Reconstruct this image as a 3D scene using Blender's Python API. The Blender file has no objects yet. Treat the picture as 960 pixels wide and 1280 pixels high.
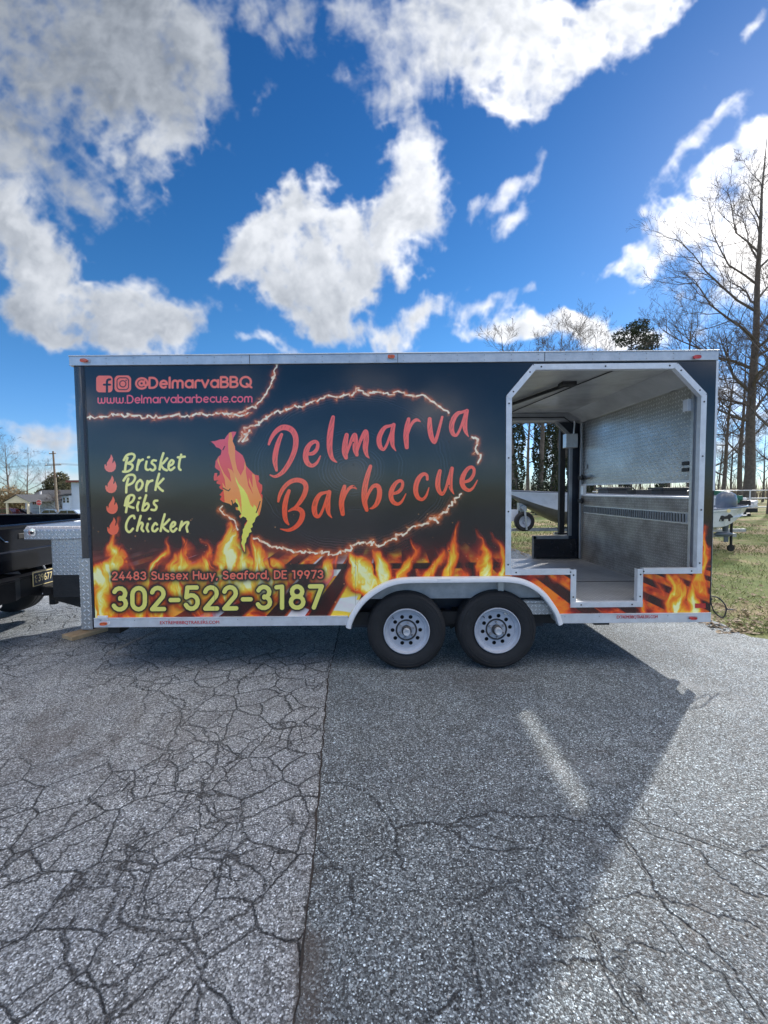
import bpy, bmesh, math, random
import numpy as np
from mathutils import Vector, Matrix
from mathutils.geometry import tessellate_polygon
random.seed(7)
SC = bpy.context.scene
COL = SC.collection
R = math.radians

# ------------------------------------------------------------------ camera
FPX = 530.0                     # focal length in photo pixels (960 wide)
CAM_H = 1.64
PITCH = math.atan(26 / 530); ROLL = R(.5)
_f = Vector((0, math.cos(PITCH), -math.sin(PITCH)))
_u = Vector((0, math.sin(PITCH), math.cos(PITCH)))
_r = Vector((1, 0, 0))
CR = _r * math.cos(ROLL) - _u * math.sin(ROLL)
CU = _u * math.cos(ROLL) + _r * math.sin(ROLL)
CF = _f
cam = bpy.data.cameras.new('camera')
camo = bpy.data.objects.new('camera', cam); COL.objects.link(camo)
m = Matrix((CR, CU, -CF)).transposed().to_4x4(); m.translation = (0, 0, CAM_H)
camo.matrix_world = m
cam.sensor_fit = 'HORIZONTAL'; cam.sensor_width = 36; cam.lens = 36 * FPX / 960
cam.clip_start = .05; cam.clip_end = 2000
SC.camera = camo

# ------------------------------------------------------------------ light
SUN_EL, SUN_AZ = 31.5, 44.5      # azimuth from +Y towards +X
SKY = .14
SC.view_settings.view_transform = 'Standard'; SC.view_settings.look = 'None'
SC.view_settings.exposure = 1.45; SC.view_settings.gamma = 1
SC.cycles.max_bounces = 8
SC.cycles.use_denoising = True
sd = Vector((math.sin(R(SUN_AZ)) * math.cos(R(SUN_EL)), math.cos(R(SUN_AZ)) * math.cos(R(SUN_EL)), math.sin(R(SUN_EL))))
sl = bpy.data.lights.new('sun', 'SUN'); sl.energy = 2.0; sl.angle = R(1.2); sl.color = (1, .95, .87)
so = bpy.data.objects.new('sun', sl); COL.objects.link(so)
so.rotation_euler = (-sd).to_track_quat('-Z', 'Y').to_euler(); so.location = sd * 80

# ------------------------------------------------------------------ numpy helpers
def _hash(ix, iy, seed):
    h = (ix.astype(np.int64) * 374761393 + iy.astype(np.int64) * 668265263 + seed * 982451653) & 0xFFFFFFFF
    h = ((h ^ (h >> 13)) * 1274126177) & 0xFFFFFFFF
    return ((h ^ (h >> 16)) & 0xFFFF).astype(np.float32) / 65535.
def vn(x, y, seed=0):
    ix = np.floor(x); iy = np.floor(y); fx = (x - ix).astype(np.float32); fy = (y - iy).astype(np.float32)
    fx = fx * fx * fx * (fx * (fx * 6 - 15) + 10); fy = fy * fy * fy * (fy * (fy * 6 - 15) + 10)
    a = _hash(ix, iy, seed); b = _hash(ix + 1, iy, seed); c = _hash(ix, iy + 1, seed); d = _hash(ix + 1, iy + 1, seed)
    return (a + (b - a) * fx) * (1 - fy) + (c + (d - c) * fx) * fy
def fbm(x, y, o=4, seed=0, g=.5):
    t = 0; a = 1; n = 0
    for i in range(o):
        t = t + a * vn(x, y, seed + i * 17); n += a; a *= g
        x, y = x * 2.03 + y * .13 + 5.2, y * 2.03 - x * .11 + 1.3
    return t / n
def sst(a, b, x):
    t = np.clip((x - a) / (b - a), 0, 1); return t * t * (3 - 2 * t)
def seg_sdf(px, py, pts):
    """pts: (x, y, radius) polyline -> signed distance"""
    best = np.full(px.shape, 1e6, np.float32)
    if len(pts) == 1: pts = [pts[0], (pts[0][0] + .01, pts[0][1], pts[0][2])]
    for (ax, ay, ar), (bx, by, br) in zip(pts[:-1], pts[1:]):
        dx, dy = bx - ax, by - ay; L = dx * dx + dy * dy + 1e-9
        t = np.clip(((px - ax) * dx + (py - ay) * dy) / L, 0, 1)
        d = np.hypot(px - ax - t * dx, py - ay - t * dy) - (ar + (br - ar) * t)
        np.minimum(best, d, out=best)
    return best
def catmull(pts, n=5):
    if len(pts) < 3: return pts
    P = [pts[0]] + list(pts) + [pts[-1]]; out = []
    for i in range(1, len(P) - 2):
        for k in range(n):
            t = k / n
            out.append(tuple(.5 * (2 * P[i][j] + (P[i+1][j] - P[i-1][j]) * t + (2*P[i-1][j] - 5*P[i][j] + 4*P[i+1][j] - P[i+2][j]) * t*t
                        + (3*P[i][j] - P[i-1][j] - 3*P[i+1][j] + P[i+2][j]) * t**3) for j in range(len(pts[0]))))
    out.append(tuple(pts[-1])); return out
def in_poly(px, py, poly):
    c = np.zeros(px.shape, bool); n = len(poly)
    for i in range(n):
        x1, y1 = poly[i]; x2, y2 = poly[(i + 1) % n]
        if y1 == y2: continue
        c ^= ((y1 > py) != (y2 > py)) & (px < (x2 - x1) * (py - y1) / (y2 - y1) + x1)
    return c
def make_image(name, arr, cs='sRGB'):
    h, w = arr.shape[:2]
    im = bpy.data.images.new(name, w, h, alpha=False)
    im.colorspace_settings.name = cs
    buf = np.ones((h, w, 4), np.float32); buf[..., :arr.shape[2]] = arr
    im.pixels.foreach_set(buf.ravel()); im.update(); im.pack()
    return im
def proj(X, Y, Z):
    """world arrays -> photo pixels of the modelled lens (used to lay out prints, cracks, clouds)"""
    z = Z - CAM_H
    d = X * CF.x + Y * CF.y + z * CF.z
    return 480 + FPX * (X * CR.x + Y * CR.y + z * CR.z) / d, 640 - FPX * (X * CU.x + Y * CU.y + z * CU.z) / d
def ray(px, py):
    return CR * ((px - 480) / FPX) + CU * ((640 - py) / FPX) + CF
def at(px, py, Y):
    d = ray(px, py); t = Y / d.y; return Vector((d.x * t, Y, CAM_H + d.z * t))

# ------------------------------------------------------------------ sky (Nishita + cumulus)
def build_world():
    U0, U1, V0, V1 = -1.7, 1.7, -.1, 2.1
    W, Hh = 1700, 1100
    u = np.linspace(U0, U1, W, dtype=np.float32)[None, :].repeat(Hh, 0)
    v = np.linspace(V0, V1, Hh, dtype=np.float32)[:, None].repeat(W, 1)
    px, py = proj(u, np.ones_like(u), v + CAM_H)
    wx = (fbm(px / 100, py / 100, 3, 3) - .5) * 62 + (fbm(px / 25, py / 25, 4, 33) - .5) * 12
    wy = (fbm(px / 100, py / 100, 3, 9) - .5) * 62 + (fbm(px / 25, py / 25, 4, 39) - .5) * 12
    qx, qy = px + wx, py + wy
    # cx, cy, rx, ry, rotation (deg), strength, whiteness, softness
    B = [(40, 10, 190, 100, 20, 1.1, .42, .7), (150, 90, 95, 80, 42, 1.05, .5, .6), (190, 175, 52, 78, 35, 1.0, .75, .5), (110, 30, 120, 60, 30, .8, .62, .7), (240, 40, 60, 60, 60, .55, .75, 1), (50, 190, 90, 46, 40, .62, .6, 1), (90, 235, 60, 26, 42, .55, .6, 1), (10, 130, 60, 70, 30, .6, .55, .9),
         (310, 15, 60, 45, 20, .5, .75, 1.1), (380, 40, 60, 40, 30, .52, .8, 1.1), (440, 15, 70, 40, -20, .6, .85, 1.1), (330, 98, 20, 20, 0, .62, .8, 1), (470, 60, 50, 60, 20, .62, .9, 1), (500, 90, 40, 60, -20, .5, .95, 1.1),
         (-10, 290, 70, 46, 30, .9, .8, .5), (60, 330, 80, 52, 32, 1.1, .8, .4), (120, 375, 90, 50, 25, 1.1, .8, .4), (190, 418, 80, 34, 18, 1.05, .78, .4), (60, 400, 70, 40, 10, 1.0, .62, .4), (245, 400, 26, 22, 0, .5, .8, .9),
         (385, 250, 50, 44, 30, 1.1, 1.0, .25), (340, 300, 70, 36, 15, 1.0, .92, .3), (300, 330, 44, 40, 20, .85, .85, .4), (400, 310, 66, 52, 20, 1.1, .92, .3), (440, 345, 62, 42, 10, 1.0, .85, .3), (400, 390, 66, 42, 10, 1.0, .75, .3), (370, 345, 60, 40, 0, .8, .8, .3), (480, 290, 46, 52, -25, 1.0, 1.0, .3), (430, 420, 50, 14, 0, .6, .8, .8),
         (510, 220, 40, 62, -12, 1.0, 1.0, .4), (500, 165, 30, 40, -10, .7, .95, .8), (470, 130, 26, 30, 20, .55, .95, 1), (540, 285, 26, 30, 0, .7, 1, .5), (330, 432, 40, 10, 0, .7, 1, .5),
         (545, 20, 50, 66, -15, .8, .95, .8), (540, 80, 26, 36, -20, .55, .9, 1), (620, 20, 60, 70, -10, 1.05, 1, .5), (700, 40, 110, 52, -22, 1.15, 1.05, .4), (640, 95, 36, 56, -25, 1.0, 1.05, .4), (665, 115, 46, 36, -40, .9, 1, .5), (790, 5, 90, 34, -22, 1.0, 1.05, .5), (750, 70, 60, 22, -35, .65, 1, .9),
         (655, 212, 30, 13, -58, 1.0, .95, .9), (642, 272, 34, 13, -35, 1.0, 1, .8), (668, 185, 12, 10, 0, .6, 1, 1), (593, 248, 8, 14, 0, .55, 1, 1), (628, 238, 10, 26, 25, .85, 1, 1),
         (927, 36, 26, 12, -55, .95, 1, .6), (900, 135, 80, 13, -44, 1.05, 1, .9), (872, 185, 62, 11, -47, 1.0, 1, .9), (945, 175, 80, 22, -42, 1.05, 1.1, .8), (890, 262, 120, 30, -38, 1.25, 1.15, .6), (1000, 215, 70, 70, 0, 1.2, 1.2, .5),
         (950, 310, 110, 46, -30, 1.15, 1.15, .4), (800, 314, 60, 14, -24, 1.2, 1, .6), (797, 280, 9, 8, 0, .6, 1, .6), (860, 120, 20, 8, -45, .5, 1, 1), (900, 380, 90, 26, 0, .5, 1, 1),
         (545, 405, 42, 15, -35, 1.05, .95, .5), (500, 432, 30, 10, 0, .7, .95, .5), (618, 392, 46, 14, -32, .95, .95, .7), (655, 372, 18, 14, -30, .6, .95, .9), (690, 415, 74, 18, 0, 1.15, 1.05, .3), (640, 432, 70, 14, 0, 1.1, .95, .3), (770, 415, 54, 16, 0, .9, 1, .5),
         (840, 425, 60, 16, 0, .75, 1, .8), (692, 375, 8, 6, 0, .5, 1, .8),
         (20, 535, 60, 24, 15, .8, .85, .8), (78, 545, 50, 22, 10, .72, .9, .9), (30, 578, 90, 16, 0, .7, .95, .9), (90, 592, 80, 18, 0, .7, .95, .9), (700, 560, 80, 40, 0, .8, 1, .8), (930, 480, 90, 50, 0, .75, 1, .8), (900, 560, 120, 40, 0, .85, 1, .8),
         (-180, 120, 180, 140, 20, 1, .6, .6), (-150, 480, 120, 50, 10, .8, .8, .7), (1130, 260, 140, 90, 0, 1.1, 1.1, .5), (1150, -60, 200, 70, -20, .8, 1, .7), (350, -160, 300, 90, 0, .9, .7, .7), (800, -190, 200, 60, -10, .8, .9, .7)]
    dens = np.zeros_like(px); wht = np.zeros_like(px); sw = np.full_like(px, 1e-4); soft = np.zeros_like(px)
    for cx, cy, rx, ry, rot, s, wh, sf in B:
        c, k = math.cos(R(rot)), math.sin(R(rot))
        dx, dy = qx - cx, qy - cy
        a = (dx * c + dy * k) / rx; b = (-dx * k + dy * c) / ry
        e = np.exp(-(a * a + b * b) * .95) * s
        dens = dens + e; w = e * e + 1e-9
        wht += w * wh; soft += w * sf; sw += w
    wht = wht / sw; soft /= sw
    # streaks fan out from the low centre of the view, as wind-drawn cloud does in perspective
    ang = np.arctan2(py - 640, px - 520); rad = np.log(np.hypot(px - 520, py - 640) + 30)
    def field(ax, ay):
        x_, y_ = px + wx * .35 + ax, py + wy * .35 + ay
        f = (fbm(x_ / 52, y_ / 52, 7, 21, .56) - .5) + .30 * (np.abs(fbm(x_ / 24, y_ / 24, 4, 121, .5) - .5) * -2 + .25)
        return f
    fan = fbm(ang * 16 + wx * .012, rad * 5 + wy * .02, 5, 51, .6) - .5
    base = np.minimum(dens, 1.35)
    d = base + field(0, 0) * 1.35 + fan * (.35 + 1.1 * soft) - .57
    alpha = sst(-.10, .34 + .85 * soft, d)
    g1 = np.clip((field(0, 0) - field(14, -10)) * 5.2, -1, 1)      # relief towards the sun (right), small billows
    g2 = np.clip((field(0, 0) - field(40, -26)) * 2.6, -1, 1)
    thick = sst(.12, .95, d)
    wht = .12 + .88 * wht
    bright = wht * (1.06 - .42 * thick * (1.12 - .62 * wht) + (.09 * g1 + .14 * g2) * (1.1 - .4 * soft))
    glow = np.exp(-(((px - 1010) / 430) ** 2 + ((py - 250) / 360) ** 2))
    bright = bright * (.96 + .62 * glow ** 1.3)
    im = make_image('cloud_field', np.dstack([np.clip(alpha, 0, 1), np.clip(bright * .4, 0, 1), glow]), 'Non-Color')
    w = bpy.data.worlds.new('World'); SC.world = w; w.use_nodes = True
    nt = w.node_tree; N = nt.nodes; L = nt.links; N.clear()
    out = N.new('ShaderNodeOutputWorld'); bg = N.new('ShaderNodeBackground'); bg.inputs[1].default_value = SKY
    L.new(bg.outputs[0], out.inputs[0])
    sky = N.new('ShaderNodeTexSky'); sky.sky_type = 'NISHITA'; sky.sun_disc = False
    sky.sun_elevation = R(SUN_EL); sky.sun_rotation = R(SUN_AZ); sky.air_density = 1.0; sky.dust_density = .12; sky.ozone_density = 4.0; sky.altitude = 300
    tc = N.new('ShaderNodeTexCoord'); sep = N.new('ShaderNodeSeparateXYZ'); L.new(tc.outputs['Generated'], sep.inputs[0])
    def M(op, a, b=None, clamp=False):
        n = N.new('ShaderNodeMath'); n.operation = op; n.use_clamp = clamp
        for i, s in enumerate((a, b)):
            if s is None: continue
            if hasattr(s, 'links'): L.new(s, n.inputs[i])
            else: n.inputs[i].default_value = s
        return n.outputs[0]
    ysafe = M('MAXIMUM', sep.outputs[1], .02)
    uu = M('DIVIDE', sep.outputs[0], ysafe); vv = M('DIVIDE', sep.outputs[2], ysafe)
    su = M('DIVIDE', M('SUBTRACT', uu, U0), U1 - U0); sv = M('DIVIDE', M('SUBTRACT', vv, V0), V1 - V0)
    cmb = N.new('ShaderNodeCombineXYZ'); L.new(su, cmb.inputs[0]); L.new(sv, cmb.inputs[1])
    it = N.new('ShaderNodeTexImage'); it.image = im; it.extension = 'EXTEND'; it.interpolation = 'Cubic'; L.new(cmb.outputs[0], it.inputs[0])
    isep = N.new('ShaderNodeSeparateColor'); L.new(it.outputs[0], isep.inputs[0])
    # weight of the drawn window: 1 inside, fading out at its borders
    def ramp(x, a, b):
        n = N.new('ShaderNodeMapRange'); n.inputs[1].default_value = a; n.inputs[2].default_value = b; n.clamp = True; L.new(x, n.inputs[0]); return n.outputs[0]
    wgt = M('MULTIPLY', ramp(M('ABSOLUTE', M('SUBTRACT', su, .5)), .5, .38), M('MULTIPLY', ramp(sv, 1.0, .85), ramp(sep.outputs[1], .05, .15)))
    # elsewhere: generic cumulus
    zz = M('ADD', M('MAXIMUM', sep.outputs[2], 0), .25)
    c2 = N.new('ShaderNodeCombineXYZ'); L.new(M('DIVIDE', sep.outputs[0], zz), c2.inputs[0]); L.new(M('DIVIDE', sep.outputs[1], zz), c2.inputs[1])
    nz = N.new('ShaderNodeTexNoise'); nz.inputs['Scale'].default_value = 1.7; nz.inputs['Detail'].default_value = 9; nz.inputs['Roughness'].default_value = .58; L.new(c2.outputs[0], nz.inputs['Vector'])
    ga = ramp(M('ADD', nz.outputs[0], M('MULTIPLY', ramp(sep.outputs[2], .30, .75), .12)), .56, .70)   # cover thickened overhead, out of view, to add light to the shade
    gb = M('ADD', M('MULTIPLY', nz.outputs[0], -3.0), 4.9)   # front-lit clouds away from the sun, made extra bright as unseen fill light
    def mixf(f, a, b):
        n = N.new('ShaderNodeMix'); n.data_type = 'FLOAT'; L.new(f, n.inputs[0])
        for i, s in ((2, a), (3, b)):
            if hasattr(s, 'links'): L.new(s, n.inputs[i])
            else: n.inputs[i].default_value = s
        return n.outputs[0]
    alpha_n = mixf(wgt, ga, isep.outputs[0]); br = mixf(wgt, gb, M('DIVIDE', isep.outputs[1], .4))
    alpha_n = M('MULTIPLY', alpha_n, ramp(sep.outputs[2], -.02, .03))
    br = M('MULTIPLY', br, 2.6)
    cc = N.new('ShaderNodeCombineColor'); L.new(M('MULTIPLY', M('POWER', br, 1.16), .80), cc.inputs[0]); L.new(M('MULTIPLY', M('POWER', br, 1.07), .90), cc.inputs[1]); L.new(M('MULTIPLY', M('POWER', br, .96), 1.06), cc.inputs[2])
    hs = N.new('ShaderNodeHueSaturation'); hs.inputs['Saturation'].default_value = 1.26; hs.inputs['Value'].default_value = .40; L.new(sky.outputs[0], hs.inputs['Color'])
    mx = N.new('ShaderNodeMix'); mx.data_type = 'RGBA'; mx.clamp_result = False
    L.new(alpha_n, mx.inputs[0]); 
    hz = N.new('ShaderNodeMix'); hz.data_type = 'RGBA'; hz.blend_type = 'MULTIPLY'; hz.clamp_result = False; L.new(ramp(sep.outputs[2], .32, .0), hz.inputs[0]); L.new(hs.outputs[0], hz.inputs[6]); hz.inputs[7].default_value = (.62, .80, 1.12, 1)
    zd = N.new('ShaderNodeMix'); zd.data_type = 'RGBA'; zd.blend_type = 'MULTIPLY'; zd.clamp_result = False; L.new(ramp(sep.outputs[2], .18, .70), zd.inputs[0]); L.new(hz.outputs[2], zd.inputs[6]); zd.inputs[7].default_value = (.58, .66, .76, 1)
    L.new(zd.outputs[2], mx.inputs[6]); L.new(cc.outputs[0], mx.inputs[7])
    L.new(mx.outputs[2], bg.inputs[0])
build_world()

# ------------------------------------------------------------------ materials
def new_mat(name):
    mt = bpy.data.materials.new(name); mt.use_nodes = True
    nt = mt.node_tree; b = nt.nodes['Principled BSDF']; return mt, nt, nt.nodes, nt.links, b
def setp(b, col=None, rough=None, metal=None, spec=None, coat=None, ior=None):
    if col is not None: b.inputs['Base Color'].default_value = (*col, 1)
    if rough is not None: b.inputs['Roughness'].default_value = rough
    if metal is not None: b.inputs['Metallic'].default_value = metal
    if coat is not None: b.inputs['Coat Weight'].default_value = coat; b.inputs['Coat Roughness'].default_value = .05
    if ior is not None: b.inputs['IOR'].default_value = ior
def mat(name, col, rough=.5, metal=0, var=.12, scale=6, bump=0, coat=None, ior=None, col2=None, bscale=None, detail=5):
    mt, nt, N, L, b = new_mat(name); setp(b, col, rough, metal, coat=coat, ior=ior)
    tc = N.new('ShaderNodeTexCoord'); nz = N.new('ShaderNodeTexNoise'); nz.inputs['Scale'].default_value = scale; nz.inputs['Detail'].default_value = detail
    nz.inputs['Roughness'].default_value = .65
    L.new(tc.outputs['Object'], nz.inputs['Vector'])
    cr = N.new('ShaderNodeValToRGB'); cr.color_ramp.elements[0].position = .32; cr.color_ramp.elements[1].position = .68
    c2 = col2 or tuple(c * (1 + var) for c in col); c1 = col if col2 else tuple(c * (1 - var) for c in col)
    cr.color_ramp.elements[0].color = (*c1, 1); cr.color_ramp.elements[1].color = (*c2, 1)
    L.new(nz.outputs[0], cr.inputs[0]); L.new(cr.outputs[0], b.inputs['Base Color'])
    mr = N.new('ShaderNodeMapRange'); mr.inputs[3].default_value = max(rough - .1, .02); mr.inputs[4].default_value = min(rough + .12, 1)
    L.new(nz.outputs[0], mr.inputs[0]); L.new(mr.outputs[0], b.inputs['Roughness'])
    if bump:
        bp = N.new('ShaderNodeBump'); bp.inputs['Strength'].default_value = bump; bp.inputs['Distance'].default_value = .01
        n2 = N.new('ShaderNodeTexNoise'); n2.inputs['Scale'].default_value = bscale or scale * 4; n2.inputs['Detail'].default_value = 6
        L.new(tc.outputs['Object'], n2.inputs['Vector']); L.new(n2.outputs[0], bp.inputs['Height']); L.new(bp.outputs[0], b.inputs['Normal'])
    return mt

def plate_tile():
    n = 96; y, x = np.mgrid[0:n, 0:n] / n
    h = np.zeros((n, n), np.float32)
    for cx, cy, a in ((.25, .25, 1), (.75, .75, 1), (.75, .25, -1), (.25, .75, -1)):
        for ox in (-1, 0, 1):
            for oy in (-1, 0, 1):
                dx, dy = x - cx - ox, y - cy - oy
                s = (dx + a * dy) * .707; t = (dx - a * dy) * .707
                h = np.maximum(h, np.clip(1 - (s / .24) ** 2 - (t / .065) ** 2, 0, 1))
    return make_image('tread_plate_relief', np.dstack([np.sqrt(h)] * 3), 'Non-Color')
TILE = plate_tile()
def plate_mat(name, col, rough, size=.05, strength=.9, dirt=0, metal=1.0, dirtcol=(.16, .14, .12)):
    mt, nt, N, L, b = new_mat(name); setp(b, col, rough, metal)
    uv = N.new('ShaderNodeUVMap'); mp = N.new('ShaderNodeMapping'); mp.inputs['Scale'].default_value = (1 / size,) * 3
    L.new(uv.outputs[0], mp.inputs[0]); it = N.new('ShaderNodeTexImage'); it.image = TILE; L.new(mp.outputs[0], it.inputs[0])
    bp = N.new('ShaderNodeBump'); bp.inputs['Strength'].default_value = strength; bp.inputs['Distance'].default_value = .003
    L.new(it.outputs[0], bp.inputs['Height']); L.new(bp.outputs[0], b.inputs['Normal'])
    nz = N.new('ShaderNodeTexNoise'); nz.inputs['Scale'].default_value = 3.2; nz.inputs['Detail'].default_value = 8; nz.inputs['Roughness'].default_value = .7
    L.new(uv.outputs[0], nz.inputs['Vector'])
    cr = N.new('ShaderNodeValToRGB'); cr.color_ramp.elements[0].position = .38; cr.color_ramp.elements[1].position = .66
    cr.color_ramp.elements[0].color = (*[c * (1 - dirt) + d * dirt for c, d in zip(col, dirtcol)], 1); cr.color_ramp.elements[1].color = (*col, 1)
    L.new(nz.outputs[0], cr.inputs[0])
    mul = N.new('ShaderNodeMix'); mul.data_type = 'RGBA'; mul.blend_type = 'MULTIPLY'; mul.inputs[0].default_value = .7
    L.new(cr.outputs[0], mul.inputs[6])
    mm = N.new('ShaderNodeMapRange'); mm.inputs[3].default_value = .55; mm.inputs[4].default_value = 1.35; L.new(it.outputs[0], mm.inputs[0]); L.new(mm.outputs[0], mul.inputs[7])
    L.new(mul.outputs[2], b.inputs['Base Color'])
    mr = N.new('ShaderNodeMapRange'); mr.inputs[3].default_value = rough + .18; mr.inputs[4].default_value = rough - .05
    L.new(nz.outputs[0], mr.inputs[0]); L.new(mr.outputs[0], b.inputs['Roughness'])
    return mt

M_ = {}
M_['alum'] = mat('brushed_aluminium', (.55, .57, .60), .38, .85, .12, 9, .15)
M_['alum_trim'] = mat('pale_aluminium_trim', (.66, .69, .74), .42, .45, .10, 12, .12)
M_['alum_grey'] = mat('grey_anodised_trim', (.34, .35, .37), .4, .5, .12, 10, .1)
M_['white_paint'] = mat('white_paint', (.72, .74, .78), .35, 0, .06, 8, .05, coat=.3)
M_['black_paint'] = mat('black_coated_panel', (.012, .014, .02), .25, 0, .3, 5, .03, coat=.6)
M_['dark_liner'] = mat('dark_navy_liner', (.018, .024, .04), .45, 0, .3, 4, .1)
M_['steel_dark'] = mat('dark_painted_steel', (.02, .02, .022), .55, .2, .3, 14, .3)
M_['rubber'] = mat('tyre_rubber', (.014, .015, .018), .7, 0, .35, 7, .25, bscale=60)
M_['rim'] = mat('white_wheel_paint', (.38, .42, .50), .40, .1, .3, 9, .15, col2=(.50, .54, .62))
M_['hub'] = mat('greasy_hub_steel', (.07, .072, .075), .45, .7, .3, 20, .3)
M_['chrome'] = mat('polished_chrome', (.75, .76, .78), .14, 1, .05, 8)
M_['ceiling'] = mat('smoke_stained_ceiling_panel', (.42, .43, .42), .22, .1, .25, 3, .15, col2=(.56, .57, .56))
M_['fender_panel'] = mat('dusty_grey_wheel_arch_panel', (.33, .34, .35), .6, .1, .2, 10, .2, col2=(.5, .5, .5))
M_['amber'] = mat('amber_lens', (.55, .09, .02), .18, 0, .25, 40, coat=.8)
M_['red_lens'] = mat('red_lens', (.5, .02, .015), .2, 0, .2, 40, coat=.8)
M_['wood'] = mat('raw_pine_board', (.46, .31, .17), .75, 0, .2, 9, .4, col2=(.62, .47, .30))
M_['plate'] = plate_mat('bright_tread_plate', (.70, .72, .75), .26, .075, 1.0, .2)
M_['plate_box'] = plate_mat('toolbox_tread_plate', (.66, .69, .74), .28, .075, 1.0, .1, .9)
M_['plate_wall'] = plate_mat('dull_tread_plate', (.66, .68, .71), .25, .085, 1.0, .35, .85, (.24, .23, .22))
M_['plate_worn'] = plate_mat('worn_scorched_tread_plate', (.50, .49, .47), .40, .06, .5, .7, .45, (.17, .15, .135))
M_['plate_floor'] = plate_mat('floor_tread_plate', (.70, .71, .72), .34, .07, .8, .3, .5)
M_['bark'] = mat('grey_bark', (.085, .07, .062), .9, 0, .35, 5, .8, col2=(.17, .145, .13), bscale=12)
M_['bark_light'] = mat('pale_bark', (.20, .165, .13), .9, 0, .3, 3, .8, col2=(.32, .27, .22), bscale=9)  # paler brown wood tone of the service pole
M_['twig'] = mat('brown_twigs', (.10, .075, .062), .9, 0, .3, 4, 0)
M_['ivy'] = mat('ivy_leaves', (.022, .034, .016), .6, 0, .4, 2, 0, col2=(.05, .065, .028))
M_['pine'] = mat('pine_needles', (.022, .036, .022), .7, 0, .4, 1.3, 0, col2=(.05, .07, .035))
M_['olive'] = mat('olive_foliage', (.06, .065, .03), .75, 0, .3, 1.2, 0, col2=(.13, .12, .06))
M_['tan_bush'] = mat('tan_winter_bush', (.20, .14, .075), .85, 0, .3, 1.5, 0, col2=(.34, .26, .15))
M_['siding'] = mat('white_siding', (.70, .71, .74), .6, 0, .05, 2, .1)
M_['siding_blue'] = mat('pale_blue_siding', (.52, .60, .72), .6, 0, .05, 2, .1)
M_['cream'] = mat('cream_painted_wood', (.70, .62, .46), .6, 0, .06, 2)
M_['roof_dark'] = mat('charcoal_shingles', (.055, .06, .07), .85, 0, .25, 6, .5)
M_['roof_red'] = mat('red_brown_shingles', (.17, .06, .05), .85, 0, .2, 6, .5)
M_['glass'] = mat('dark_window_glass', (.02, .025, .03), .06, 0, .2, 1, coat=.5)
M_['hull'] = mat('white_gelcoat', (.62, .67, .74), .28, 0, .06, 3, coat=.4)
M_['hull_low'] = mat('weathered_olive_hull', (.13, .13, .115), .4, .2, .2, 4, .1)
M_['galv'] = mat('galvanised_steel', (.42, .44, .46), .45, .6, .2, 12, .1)
M_['grey_plastic'] = mat('blue_grey_plastic', (.10, .13, .18), .35, 0, .15, 3, coat=.3)
M_['green'] = mat('green_tarp', (.02, .13, .09), .5, 0, .2, 6, .4)
M_['truck'] = mat('black_truck_paint', (.004, .006, .012), .16, 0, .2, 3, coat=.25, ior=1.35)
M_['plastic'] = mat('black_plastic', (.02, .02, .022), .5, 0, .2, 20, .2)
M_['car_red'] = mat('dark_red_car_paint', (.12, .015, .02), .2, 0, .1, 3, coat=1)
M_['car_black'] = mat('black_car_paint', (.012, .012, .02), .2, 0, .1, 3, coat=1)
M_['car_blue'] = mat('pale_blue_car_paint', (.35, .45, .6), .25, 0, .1, 3, coat=1)
M_['sign_red'] = mat('stop_sign_red', (.45, .03, .03), .4, 0, .05, 3)
M_['letter_red'] = mat('red_lettering', (.52, .04, .05), .5, 0, .05, 30)
M_['letter_gold'] = mat('gold_lettering', (.85, .72, .38), .5, 0, .05, 30)
M_['plate_blue'] = mat('dark_plate_enamel', (.01, .018, .04), .35, 0, .1, 30)
M_['pole_wood'] = mat('weathered_pole_wood', (.17, .12, .09), .9, 0, .2, 4, .3)
M_['leaf'] = mat('dry_fallen_leaves', (.20, .13, .07), .85, 0, .3, 9, 0, col2=(.46, .38, .28))

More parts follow.
